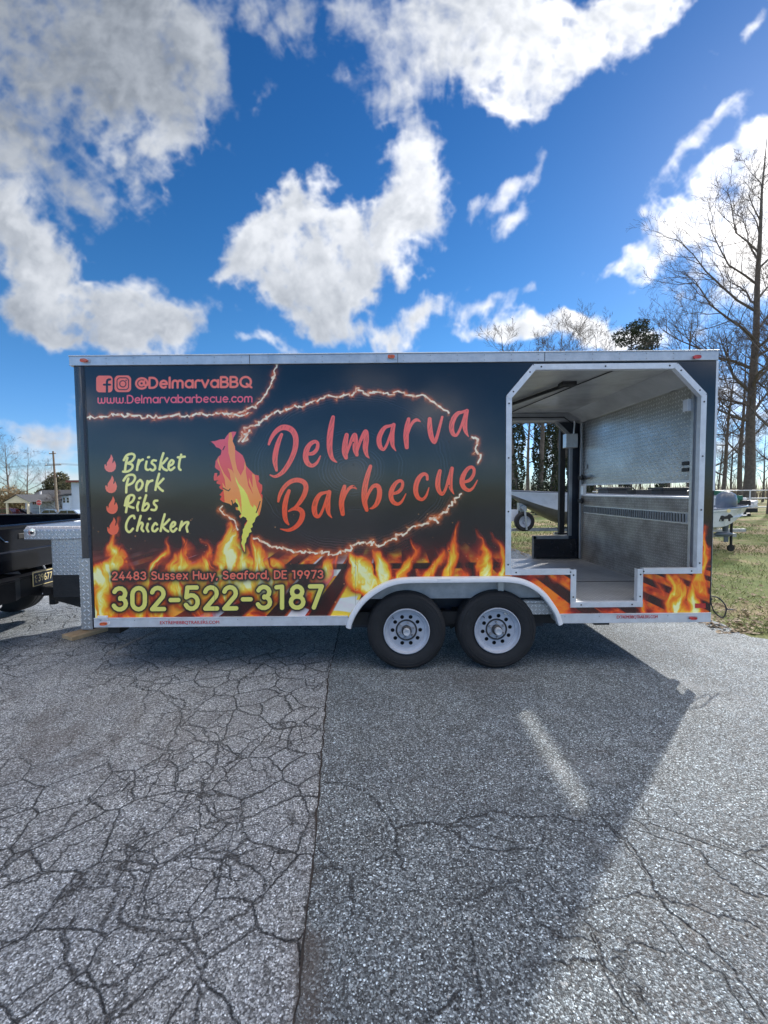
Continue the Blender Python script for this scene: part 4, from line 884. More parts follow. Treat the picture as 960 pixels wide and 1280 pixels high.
# faint worn parking paint under the trailer
M_['worn_paint'] = mat('worn_parking_paint', (.16, .165, .17), .9, 0, .2, 35, .3, col2=(.42, .42, .40))
def paint_line(pts, w):
    b = MB(); P_ = [Vector((*gr2(p), .0045)) for p in pts]
    for a, c in zip(P_[:-1], P_[1:]):
        d = (c - a).normalized(); s_ = Vector((-d.y, d.x, 0)) * w / 2; b.add([a - s_, a + s_, c + s_, c - s_], [(0, 1, 2, 3)])
    tag(b.build('painted_line', 'worn_paint', fix=False), 'faint worn paint line on the asphalt', kind='structure')
def gr2(p):
    d = ray(*p); t = -CAM_H / d.z; return d.x * t, d.y * t
paint_line([(132, 818), (272, 820)], .022); paint_line([(135, 817), (200, 786)], .03); paint_line([(186, 799), (292, 802)], .02)

# grass blades, leaf litter and grit on the verge
def verge():
    rs = np.random.RandomState(11); V = []; F = []
    def on(x, y): return x > edge_x(y) + .1 if y > 4.7 else x > 5.2 + (4.9 - y) * 2.6
    cnt = 0
    while cnt < 26000:
        y = 4.6 + 17 * rs.rand() ** 1.7; x = 3.7 + 13 * rs.rand() ** 1.3
        if not on(x, y): continue
        dn = math.sin(x * 1.7 + y * .9) + math.sin(y * 2.3 - x * .6) + rs.normal() * .8
        if dn < -.4: continue
        h = (.02 + .035 * rs.rand()) * (1 + y / 16); w = .0035 * (1 + y / 9); a = rs.rand() * 6.28; l = h * .8
        ca, sa = math.cos(a), math.sin(a); b = 6.28 * rs.rand(); o = len(V)
        V += [(x - w * ca, y - w * sa, -.012), (x + w * ca, y + w * sa, -.012), (x + l * math.cos(b), y + l * math.sin(b), -.012 + h)]; F.append((o, o + 1, o + 2)); cnt += 1
    m = MB(); m.add(V, F)
    M_['grass'] = mat('grass_blades', (.13, .17, .05), .8, 0, .3, .5, 0, col2=(.26, .28, .11))
    tag(m.build('grass', 'grass', uv=False, fix=False), 'thin winter grass on the verge behind the trailer', kind='stuff')
    m = MB(); cnt = 0
    while cnt < 5200:
        y = 4.5 + 13 * rs.rand() ** 2.2; ex = edge_x(y) if y > 4.7 else 5.0 + (4.9 - y) * 2.6
        x = ex - .25 + rs.exponential(.9) if cnt % 3 else ex + 7 * rs.rand()
        s = .014 + .026 * rs.rand(); a = rs.rand() * 6.28; t = rs.normal(0, .5); z = -.006 + .02 * rs.rand() if x > ex else .008
        M = Matrix.Translation((x, y, z)) @ Matrix.Rotation(a, 4, 'Z') @ Matrix.Rotation(t, 4, 'X')
        m.add([M @ Vector(p) for p in ((-s, 0, 0), (0, -s * .55, .003), (s, 0, 0), (0, s * .55, .006))], [(0, 1, 2, 3)]); cnt += 1
    tag(m.build('fallen_leaves', 'leaf', uv=False, fix=False), 'dry leaves and chips strewn along the asphalt edge', kind='stuff')
verge()
# ------------------------------------------------------------------ the trailer
TX0, TX1 = -2.745, 2.945; TY0, TY1 = 3.8, 6.30
def build_trailer():
    T = tag(empty('barbecue_trailer', (0.1, 5.0, 0)), 'long black enclosed food trailer wrapped in flame graphics with cut-out serving opening', 'trailer')
    # near side panel: one sheet with the serving opening and the wheel cut
    op = [(1.135, .92), (1.135, 2.455), (1.345, 2.70), (2.575, 2.70), (2.815, 2.455), (2.815, .92), (2.285, .92), (2.285, .62), (1.725, .62), (1.725, .92)]
    arch = [(-.325, .50), (-.29, .545), (-.22, .64), (-.10, .74), (.02, .80), (.14, .825), (1.14, .825), (1.27, .80), (1.39, .73), (1.49, .62), (1.545, .50)]
    outer = [(TX0 + .10, .50)] + arch + [(TX1, .50), (TX1, 2.77), (TX0 + .10, 2.77)]
    MB().prism(outer, 3.8, 3.835, 'y', [op]).build('side_panel', 'wrap', T)
    # left front corner: rounded dark extrusion with riveted flange
    b = MB(); pr = [(TX0 + .115, 3.797), (TX0 + .04, 3.797), (TX0 + .012, 3.81), (TX0, 3.84), (TX0, 3.93), (TX0 + .03, 3.93), (TX0 + .03, 3.84), (TX0 + .115, 3.84)]
    b.prism(pr, .43, 2.77, 'z'); cp = b.build('corner_post', 'black_paint', T, smooth=True)
    b = MB(); b.box(TX0 + .085, 3.7945, .5, TX0 + .108, 3.7975, 2.77); b.build('riveted_flange', 'dark_liner', cp)
    b = MB()
    for i in range(17): b.lathe([(.0001, -.004), (.004, -.003), (.006, 0)], (TX0 + .097, 3.7935, .62 + i * .128), 'y', 8)
    tag(b.build('rivet_row', 'black_paint', cp, smooth=True), kind='stuff')
    # rivets of the panel seams
    b = MB()
    for px in (266, 444, 563):
        x = at(px, 612, D).x
        for i in range(9): b.lathe([(.0001, -.005), (.005, -.003), (.007, 0)], (x - .012, 3.799, 1.1 + i * .195), 'y', 8)
    tag(b.build('rivet_row', 'black_paint', T, smooth=True), kind='stuff')
    # walls, roof, floor
    b = MB(); b.box(TX0, 3.93, .43, TX0 + .03, TY1 - .05, 2.77); b.build('front_wall', 'black_paint', T)
    b = MB(); N_ = 10
    prof = [(3.80 + 2.5 * i / N_, 2.845 + .05 * math.sin(math.pi * i / N_)) for i in range(N_ + 1)]
    b.prism([(3.80, 2.80)] + prof + [(6.30, 2.80)], TX0 + .02, TX1 - .02, 'x'); b.build('roof', 'alum', T)
    b = MB(); b.box(TX0 - .008, 3.782, 2.765, TX1 + .004, 3.803, 2.845); b.box(TX0 - .01, 3.775, 2.843, TX1 + .006, 3.83, 2.853)
    rl = b.build('roof_rail', 'alum', T, bevel=.003)
    b = MB(); b.box(TX0 - .010, 3.803, 2.765, TX0 + .012, 6.3, 2.845); b.build('front_rail', 'alum', T); b = MB(); b.box(TX1 - .012, 3.803, 2.765, TX1 + .006, 6.3, 2.845); b.build('rear_rail', 'alum', T)
    b = MB()
    for i in range(24):
        for dz in (-.022, .022): b.lathe([(.0001, -.004), (.004, -.003), (.005, 0)], (TX0 + .32 + i * .237, 3.7815, 2.805 + dz), 'y', 6)
    tag(b.build('rivet_row', 'alum_grey', rl), kind='stuff')
    for x in (-1.17, .13, 1.42): b = MB(); b.box(x, 3.779, 2.767, x + .004, 3.783, 2.843); b.build('joint_line', 'steel_dark', rl)
    # marker lights
    def lamp(px, py, w, h, m, flag, y=3.782, label=None):
        c = at(px, py, y); b = MB(); ol = [(c.x + w / 2 * math.copysign(abs(math.cos(t)) ** .6, math.cos(t)), c.z + h / 2 * math.copysign(abs(math.sin(t)) ** .6, math.sin(t))) for t in [i * math.pi / 12 for i in range(24)]]
        b.prism(ol, y - .006, y + .001, 'y'); base = b.build('marker_light', flag, T, bevel=.001)
        b = MB(); il = [(c.x - w * .08 + (p[0] - c.x) * .72, c.z + (p[1] - c.z) * .70) for p in ol]; b.prism(il, y - .022, y - .005, 'y'); b.build('lens', m, base, bevel=.004, smooth=True)
        if label: base['label'] = label
    lamp(107, 451.3, .082, .044, 'amber', 'alum'); lamp(490, 446.3, .086, .042, 'amber', 'alum'); lamp(871, 446.8, .09, .044, 'red_lens', 'alum', label='red marker light at the rear end of the roof rail')
    lamp(131.5, 779.2, .085, .040, 'amber', 'white_paint', 3.776); lamp(866, 772.2, .085, .036, 'red_lens', 'alum', 3.776, 'red marker light low on the skirt rail')
    b = MB(); c = at(129, 771.5, 3.775); b.box(c.x - .045, 3.762, c.z - .012, c.x + .045, 3.776, c.z + .016); b.box(c.x - .01, 3.768, c.z - .03, c.x + .045, 3.775, c.z - .012); b.build('latch_plate', 'white_paint', T, bevel=.003)
    # skirt rails with red lettering
    for x0, x1, tx, fit in ((TX0 + .115, -.335, (200, 274, 778.6), 1), (1.565, TX1, (771, 822, 771.5), .7)):
        b = MB(); b.box(x0, 3.778, .432, x1, 3.80, .516); b.box(x0, 3.775, .510, x1, 3.792, .518)
        sk = b.build('skirt_rail', 'alum_trim', T, bevel=.002)
        c0, c1 = at(tx[0], tx[2], 3.777), at(tx[1], tx[2], 3.777)
        M4 = Matrix.Translation(((c0.x + c1.x) / 2, 3.7765, c0.z)) @ Matrix.Rotation(R(90), 4, 'X')
        text_mesh('EXTREMEBBQTRAILERS.COM', .040, M4, sk, 'letter_red', fit=(c1.x - c0.x))
        b = MB()
        for i in range(int((x1 - x0) / .31)): b.lathe([(.0001, -.004), (.004, -.003), (.005, 0)], (x0 + .06 + i * .31, 3.7775, .495), 'y', 6)
        tag(b.build('rivet_row', 'alum_grey', sk), kind='stuff')
    # tread plate guard on the lower front corner
    b = MB(); b.prism([(TX0 + .094, 3.790), (TX0 - .006, 3.790), (TX0 - .006, 3.96), (TX0 - .003, 3.96), (TX0 - .003, 3.794), (TX0 + .094, 3.794)], .41, 1.06, 'z'); b.build('corner_guard', 'plate', T)
    b = MB(); b.box(TX0 - .004, 3.93, .43, TX0 + .0, 6.25, 1.06); b.build('stone_guard', 'plate', T)
    b = MB(); b.box(TX1 - .09, 3.793, .80, TX1 - .02, 3.8, .815)
    rf = at(875, 757, 3.798); b = MB(); b.box(rf.x - .045, 3.7965, rf.z - .022, rf.x + .05, 3.7995, rf.z + .020); b.build('reflector', 'red_lens', T)
    # rear edge trim
    b = MB(); b.box(TX1, 3.80, 1.62, TX1 + .02, 3.86, 2.765); b.build('rear_edge_trim', 'alum_trim', T)
    b = MB(); b.box(TX1 + .0, 3.80, .43, TX1 + .012, 3.88, 1.62); b.build('rear_edge_trim', 'steel_dark', T)
    # aluminium strips round the opening, mitred plates proud of the wrap
    def strip(p, q, side, y0=3.788, w=.046, wall=.05):
        p, q = Vector((p[0], 0, p[1])), Vector((q[0], 0, q[1])); d = (q - p).normalized(); nrm = Vector((d.z, 0, -d.x)) * side
        vs = []; fs = []
        sec = [(-.004, y0), (w, y0), (w, y0 + .011), (.004, y0 + .011), (.004, y0 + wall), (-.004, y0 + wall)]
        for P in (p, q):
            for a, y in sec: v = P + nrm * a; vs.append((v.x, y, v.z))
        k = 6; fs = [tuple(range(k)), tuple(range(2 * k - 1, k - 1, -1))] + [(i, (i + 1) % k, (i + 1) % k + k, i + k) for i in range(k)]
        return MB().add(vs, fs).build('trim_strip', 'alum_trim', T, bevel=.0015)
    n = len(op)
    for i in range(n):
        p, q = Vector(op[i]), Vector(op[(i + 1) % n]); d = (q - p).normalized()
        lift = (.0, .002)[i % 2]
        e = .040 if i in (0, 3, 1, 2, 4, 5, 9) else .0
        e0, e1 = {0: (.02, .016), 1: (.014, .014), 2: (.014, .014), 3: (.014, .014), 4: (.016, .044), 5: (0, 0), 6: (.046, 0), 7: (.046, .046), 8: (0, .046), 9: (0, 0)}[i]
        e0, e1 = {0: (.044, .012), 5: (0, -.048), 9: (-.048, 0), 4: (.012, .044), 6: (0, -.002), 8: (-.002, 0), 7: (.046, .046)}.get(i, (e0, e1))
        strip(p - d * e0, q + d * e1, -1, 3.788 - lift)
    b = MB()
    for i in range(n):
        p, q = Vector(op[i]), Vector(op[(i + 1) % n]); d = (q - p); L_ = d.length; d.normalize(); nr = Vector((-d.y, d.x)) * 1
        k = max(2, int(L_ / .42) + 1)
        for j in range(k):
            c = p + d * (.05 + (L_ - .1) * j / (k - 1)) + nr * .022
            b.lathe([(.0001, -.006), (.006, -.004), (.008, 0)], (c.x, 3.787, c.y), 'y', 8)
    tag(b.build('screw_head', 'steel_dark', T), kind='stuff')
    # ---- fender
    path = [(-.325, .415), (-.312, .465), (-.28, .535), (-.215, .63), (-.13, .71), (-.04, .77), (.05, .81), (.15, .832), (.28, .838), (.65, .838), (1.02, .838), (1.14, .832), (1.24, .812), (1.33, .77), (1.42, .70), (1.49, .61), (1.54, .53), (1.565, .46), (1.575, .43)]
    path = [(p[0], p[1]) for p in catmull([(a, c) for a, c in path], 3)]
    def sweep(sec, mn, nm, lo=0):
        vs = []; fs = []; k = len(sec)
        for i, p in enumerate(path):
            a, c = Vector(path[max(i - 1, 0)]), Vector(path[min(i + 1, len(path) - 1)]); d = (c - a).normalized(); nr = Vector((-d.y, d.x))
            for o_, y in sec: vs.append((p[0] + nr.x * o_, y, p[1] + nr.y * o_))
        for i in range(len(path) - 1):
            for j in range(k): fs.append((i * k + j, i * k + (j + 1) % k, (i + 1) * k + (j + 1) % k, (i + 1) * k + j))
        fs += [tuple(range(k)), tuple(range((len(path) - 1) * k, len(path) * k))]
        return MB().add(vs, fs).build(nm, mn, T, smooth=True)
    fe = sweep([(.028, 3.796), (.030, 3.770), (.022, 3.745), (.004, 3.735), (-.016, 3.738), (-.022, 3.750), (-.018, 3.775), (-.018, 3.80), (.010, 3.80)], 'white_paint', 'fender')
    b = MB(); b.box(.47, 3.734, .822, .59, 3.743, .858); b.build('joint_cover', 'white_paint', fe, bevel=.003)
    inn = [(p[0], p[1] - .012) for p in path[3:-3] if p[1] > .64]
    b = MB(); b.prism([(inn[0][0] + .0, .64)] + inn + [(inn[-1][0], .64)], 3.90, 3.91, 'y'); b.build('wheel_arch_panel', 'fender_panel', T)
    b = MB(); vs = []; fs = []
    for p in path[2:-2]: vs += [(p[0], 3.80, p[1] - .016), (p[0], 4.12, p[1] - .016)]
    for i in range(len(path) - 5): fs.append((2 * i, 2 * i + 1, 2 * i + 3, 2 * i + 2))
    b.add(vs, fs).build('wheel_arch_liner', 'fender_panel', T, fix=False)
    b = MB(); b.box(-.32, 4.12, .30, 1.56, 4.14, .83); b.build('wheel_well_back', 'dark_liner', T)
    # chassis
    b = MB()
    for y in (3.98, 6.10): b.box(TX0 + .05, y - .03, .38, TX1 - .02, y + .03, .50)
    for i in range(11): b.box(TX0 + .1 + i * .55, 4.01, .41, TX0 + .15 + i * .55, 6.07, .50)
    b.box(TX0 + .03, 4.145, .50, 1.72, 6.25, .56)
    b.build('chassis', 'steel_dark', T)
    for x in (.197, 1.025):
        b = MB(); b.tube([(x, 4.08, .36), (x, 6.05, .36)], .04, 12); b.build('axle', 'steel_dark', T, smooth=True)
    b = MB()
    for x0 in (-.2, .63):
        b.tube([(x0, 4.16, .41), (x0 + .4, 4.16, .30), (x0 + .8, 4.16, .41)], .022, 6)
    b.bar((.56, 4.12, .48), (.66, 4.12, .30), .08, .04); b.build('leaf_spring', 'steel_dark', T)
    b = MB(); b.box(1.98, 3.95, .36, 2.12, 4.1, .43); b.bar((2.0, 4.0, .40), (1.9, 4.02, .40), .05, .03); b.build('stabiliser_foot', 'steel_dark', T)
    b = MB(); c = at(146, 787, 4.0); b.box(c.x - .05, 3.95, c.z - .02, c.x + .06, 4.1, c.z + .05); b.build('stabiliser_foot', 'steel_dark', T)
    # ---- wheels
    for wi, cx in enumerate((.197, 1.025)):
        Wl = empty('wheel', (cx, 3.9, .362), T); c = (cx, 3.80, .362)
        b = MB(); prof = [(.208, .030), (.214, .012), (.232, .004), (.262, -.004), (.300, -.006), (.312, -.004), (.316, -.0045), (.338, .006), (.350, .018), (.3585, .034)]
        tr_ = []
        for g in range(5):
            y0 = .034 + g * .034; tr_ += [(.3605, y0 + .002), (.3605, y0 + .026), (.3525, y0 + .028), (.3525, y0 + .034)]
        prof += tr_ + [(.3585, .21), (.345, .228), (.30, .236), (.23, .232), (.208, .215)]
        b.lathe(prof, c, 'y', 72).build('tyre', 'rubber', Wl, smooth=True)
        b = MB(); b.lathe([(.296, -.0068), (.298, -.0085), (.301, -.0085), (.303, -.0068)], c, 'y', 64); b.lathe([(.322, -.003), (.324, -.006), (.327, -.005), (.329, 0)], c, 'y', 64); b.build('sidewall_ring', 'rubber', Wl, smooth=True)
        b = MB(); b.lathe([(.207, .012), (.212, .004), (.209, -.003), (.203, -.004), (.198, .004), (.196, .026), (.186, .034), (.172, .036), (.166, .046), (.164, .060), (.164, .20), (.207, .22)], c, 'y', 72).build('rim', 'rim', Wl, smooth=True)
        b = MB()
        for k in range(10):
            a = 90 + 36 * k + 18 + wi * 9
            for s in (1, -1):       # half sectors with a half-round notch: together ten round holes
                pp = [(.168, a + s * 18 * q / 4) for q in range(5)] + [(.044, a + s * 18 * q / 4) for q in range(4, -1, -1)]
                pts = [(cx + r_ * math.cos(R(g)), .362 + r_ * math.sin(R(g))) for r_, g in pp]
                ca_, sa_ = math.cos(R(a)), math.sin(R(a))
                for q in range(9):
                    t = math.pi * q / 8; rr_, tt_ = .127 - .0185 * math.cos(t), s * .0185 * math.sin(t)
                    pts.append((cx + rr_ * ca_ - tt_ * sa_, .362 + rr_ * sa_ + tt_ * ca_))
                b.prism(pts, 3.846, 3.850, 'y')
        b.build('wheel_disc', 'rim', Wl)
        b = MB(); b.disc(.163, (cx, 3.885, .362), 'y', 32, .003); b.build('brake_drum', 'steel_dark', Wl)
        b = MB(); b.lathe([(.100, .046), (.096, .038), (.088, .040), (.080, .052), (.060, .054), (.046, .046), (.044, .02)], c, 'y', 48).build('hub_plate', 'hub', Wl, smooth=True)
        b = MB(); b.lathe([(.046, .06), (.045, .012), (.038, .004), (.032, .002)], c, 'y', 32).build('hub', 'hub', Wl, smooth=True)
        b = MB(); b.lathe([(.033, .01), (.033, -.022), (.030, -.027), (.022, -.026), (.020, -.018), (.0001, -.016)], (cx + (.004 if wi else 0), 3.80, .362), 'y', 32).build('hub_cap', 'alum_trim', Wl, smooth=True)
        for k in range(6):
            a = R(60 * k + 20 + 13 * wi); b = MB(); b.lathe([(.0001, .014), (.008, .016), (.0105, .024), (.0105, .052)], (cx + .070 * math.cos(a), 3.80, .362 + .070 * math.sin(a)), 'y', 6).build('lug_nut', 'alum_grey', Wl)
        b = MB(); a = R(135); b.tube([(cx + .178 * math.cos(a), 3.83, .362 + .178 * math.sin(a)), (cx + .168 * math.cos(a), 3.80, .362 + .168 * math.sin(a))], .004, 6).build('valve_stem', 'plastic', Wl)
    # ---- interior of the serving porch
    b = MB(); b.box(1.09, 3.84, .60, 2.87, 6.25, .625); b.box(1.09, 3.835, .50, TX1 - .02, 6.25, .598); b.build('floor', 'plate_floor', T)
    b = MB(); b.box(1.10, 4.62, .6255, 2.86, 4.632, .6285); b.build('floor_seam', 'steel_dark', T)
    b = MB(); b.box(1.04, 3.84, .56, 1.088, 6.25, 2.74); b.build('kitchen_partition', 'ceiling', T)
    b = MB(); b.box(1.088, 3.84, 2.725, 2.868, 6.25, 2.745); b.build('ceiling', 'ceiling', T)
    b = MB(); b.box(1.09, 6.05, 2.62, 2.83, 6.24, 2.724); b.build('ceiling_beam', 'alum_grey', T, bevel=.006)
    b = MB(); b.prism([(2.62, 2.724), (2.868, 2.724), (2.868, 2.60), (2.84, 2.60)], 3.85, 6.24, 'y'); b.build('cove_panel', 'ceiling', T)
    b = MB(); b.tube([(1.50, 5.62, 2.70), (1.86, 4.35, 2.70)], .020, 8); b.box(1.80, 4.30, 2.69, 1.94, 4.42, 2.724); b.box(1.47, 5.56, 2.69, 1.53, 5.66, 2.724)
    b.build('awning_rod', 'steel_dark', T, smooth=True)
    b = MB(); b.tube([(2.10, 3.86, 2.715), (2.0, 4.4, 2.715), (1.75, 6.0, 2.712)], .006, 6); b.tube([(1.15, 6.04, 2.66), (2.55, 6.04, 2.66), (2.66, 6.04, 2.58)], .008, 6); b.build('conduit', 'steel_dark', T)
    for px in (1.3, 2.12, 2.3): pass
    # far side wall with its own opening
    fo = [(2.20, .96), (2.20, .625), (1.60, .625), (1.60, .96), (1.13, .96), (1.13, 2.40), (1.33, 2.615), (2.50, 2.615), (2.72, 2.40), (2.72, .96)]
    b = MB(); b.prism([(TX0 + .02, .50), (TX1, .50), (TX1, 2.77), (TX0 + .02, 2.77)], 6.25, 6.29, 'y', [fo]); b.build('far_side_wall', 'dark_liner', T)
    def strip2(p, q):
        p, q = Vector((p[0], 6.238, p[1])), Vector((q[0], 6.238, q[1])); d = (q - p).normalized(); nr = Vector((d.z, 0, -d.x)); c0, c1 = p + nr * -.022, q + nr * -.022
        MB().bar(c0, c1, .012, .046, nr).build('trim_strip', 'alum_grey', T, bevel=.001)
    for i in range(len(fo)):
        if i not in (2,): strip2(fo[i], fo[(i + 1) % len(fo)])
    b = MB(); b.box(2.205, 6.21, .64, 2.845, 6.236, .915); b.build('ledge_panel', 'black_paint', T, bevel=.003)
    b = MB(); c = at(714, 551, 6.15); b.box(c.x - .085, 6.12, c.z - .10, c.x + .085, 6.235, c.z + .10); b.build('junction_box', 'alum', T, bevel=.006)
    b = MB(); b.tube([(c.x + .04, 6.16, c.z + .1), (c.x + .05, 6.16, c.z + .26), (c.x + .0, 6.16, 2.72)], .012, 8); b.build('conduit', 'alum', T)
    # black prop post of the far awning
    b = MB(); b.box(2.655, 6.40, .985, 2.735, 6.47, 2.62); b.box(2.62, 6.37, .96, 2.76, 6.49, .99); b.bar((2.69, 6.44, 2.62), (2.69, 6.29, 2.66), .05, .05); b.build('awning_post', 'steel_dark', T, bevel=.004)
    # rear wall seen from inside: frame, upper flap, lower half door
    X = 2.87
    b = MB(); b.box(X, 3.84, .60, TX1 - .002, 3.93, 2.765); b.box(X, 6.17, .60, TX1 - .002, 6.249, 2.765); b.box(X, 3.93, 2.62, TX1 - .002, 6.17, 2.76); b.box(X, 3.93, .50, TX1 - .002, 6.17, .62); b.build('rear_frame', 'alum_grey', T)
    b = MB(); b.box(X - .012, 3.945, 1.715, X + .03, 6.13, 2.64); fl = b.build('rear_flap', 'plate_wall', T)
    b = MB(); b.box(X - .016, 3.94, 1.697, X + .034, 6.135, 1.718); b.build('flap_edge', 'alum_trim', fl)
    b = MB(); b.box(X - .012, 3.945, .63, X + .03, 6.13, 1.545); dr = b.build('rear_half_door', 'plate_worn', T)
    b = MB(); b.box(X - .016, 3.94, 1.545, X + .034, 6.135, 1.562); b.build('door_edge', 'alum_trim', dr)
    b = MB(); b.box(X - .016, 3.97, 1.305, X - .012, 6.05, 1.415); vs_ = b.build('vent_strip', 'alum', dr)
    b = MB()
    for i in range(50): y = 4.0 + i * .041; b.box(X - .020, y, 1.32, X - .0155, y + .022, 1.40)
    tag(b.build('vent_slot', 'plastic', vs_), kind='stuff')
    b = MB()
    for i in range(51): y = 3.99 + i * .041; b.box(X - .026, y - .0, 1.315, X - .016, y + .006, 1.405)
    tag(b.build('vent_rib', 'galv', vs_), kind='stuff')
    for y, x in ((3.93, X - .02), (6.135, X - .02)):
        b = MB(); b.box(x, y, .63, x + .03, y + .035, 2.62); b.build('door_post', 'alum', T, bevel=.002)
    b = MB(); b.tube([(X - .045, 6.10, .66), (X - .045, 6.10, 2.60)], .011, 8); b.build('latch_rod', 'alum_grey', T, smooth=True)
    for z in (1.47, 1.80):
        b = MB(); b.box(X - .07, 6.04, z - .02, X - .03, 6.13, z + .03); b.bar((X - .06, 6.09, z), (X - .10, 5.93, z + .02), .02, .03); b.tube([(X - .08, 5.98, z - .03), (X - .08, 5.98, z + .05)], .014, 6); b.build('latch', 'steel_dark', T)
    b = MB(); b.box(X - .05, 3.97, 2.36, X - .012, 4.035, 2.47); b.build('outlet_box', 'white_paint', T, bevel=.004)
    for z in (1.80, 1.86): b = MB(); b.box(X - .022, 3.98, z, X - .012, 4.07, z + .035); b.build('vent_plug', 'plastic', T, bevel=.003)
    b = MB(); b.box(X - .03, 5.96, 1.93, X - .012, 6.0, 1.99); b.build('hinge', 'alum_grey', T)
    for y in (5.9, 5.0, 4.2): b = MB(); b.box(X - .03, y, 2.60, X - .012, y + .05, 2.66); b.build('hinge', 'alum_grey', T)
    b = MB(); b.box(TX1 + .013, 3.93, .72, TX1 + .118, 4.40, 1.56); b.build('rear_box_panel', 'alum_trim', T, bevel=.006)
    b = MB(); b.tube(catmull([(TX1 + .02, 3.90, .70), (TX1 + .03, 3.86, .66), (TX1 + .10, 3.82, .64), (TX1 + .17, 3.82, .55), (TX1 + .14, 3.82, .46), (TX1 + .06, 3.82, .52), (TX1 + .03, 3.83, .62)], 5), .006, 6)
    b.tube([(TX1 + .03, 3.83, .62), (TX1 + .02, 3.83, .645)], .018, 8); b.tube([(TX1 + .16, 3.82, .56), (TX1 + .2, 3.84, .53), (TX1 + .3, 3.9, .51)], .006, 6); b.build('power_cable', 'plastic', T, smooth=True)
    # ---- drawbar, jack and toolbox at the front
    b = MB(); b.bar((TX0 + .1, 4.25, .44), (-3.95, 4.99, .46), .06, .12); b.bar((TX0 + .1, 5.75, .44), (-3.95, 5.01, .46), .06, .12); b.box(-2.8, 4.3, .40, -2.74, 5.7, .52); b.bar((-3.2, 4.5, .47), (-3.2, 5.5, .47), .06, .06); b.build('drawbar', 'steel_dark', T)
    b = MB(); b.bar((-3.85, 5, .50), (-4.06, 5, .50), .10, .09); b.tube([(-4.02, 5, .44), (-4.02, 5, .55)], .055, 12); b.build('coupler', 'steel_dark', T, bevel=.006)
    b = MB(); b.tube([(-3.50, 4.95, .06), (-3.50, 4.95, .50)], .030, 10); b.lathe([(.0001, .048), (.07, .048), (.075, .056), (.05, .066), (.03, .09)], (-3.50, 4.95, 0), 'z', 20); b.build('tongue_jack', 'steel_dark', T)
    b = MB(); b.box(-3.60, 4.56, .76, TX0 - .01, 5.46, 1.16); bx = b.build('toolbox', 'plate_box', T, bevel=.004)
    b = MB(); b.box(-3.60, 4.56, .52, TX0 - .01, 5.46, .758); b.build('toolbox_stand', 'steel_dark', bx)
    b = MB(); b.prism([(4.47, 1.165), (4.47, 1.26), (4.50, 1.30), (5.52, 1.30), (5.55, 1.26), (5.55, 1.165)], -3.80, TX0 - .012, 'x'); b.build('lid', 'plate_box', bx, bevel=.012)
    b = MB(); b.lathe([(.0001, -.010), (.018, -.010), (.022, -.004), (.040, -.003), (.042, 0)], (-3.72, 4.468, 1.235), 'y', 20).build('lock', 'chrome', bx, smooth=True)
    b = MB(); b.lathe([(.0001, -.016), (.014, -.015), (.016, -.009)], (-3.72, 4.468, 1.235), 'y', 12).build('lock_barrel', 'steel_dark', bx, smooth=True)
    return T
TR = build_trailer()
b = MB(); Mx = Matrix.Translation((-3.46, 4.93, .024)) @ Matrix.Rotation(R(-28), 4, 'Z'); b.box(-.11, -.26, -.022, .11, .26, .022, Mx)
wb = b.build('wooden_block', 'wood', None, bevel=.003, origin=(-3.46, 4.93, 0)); tag(wb, 'raw pine board lying under the jack foot at the trailer front', 'wood board')
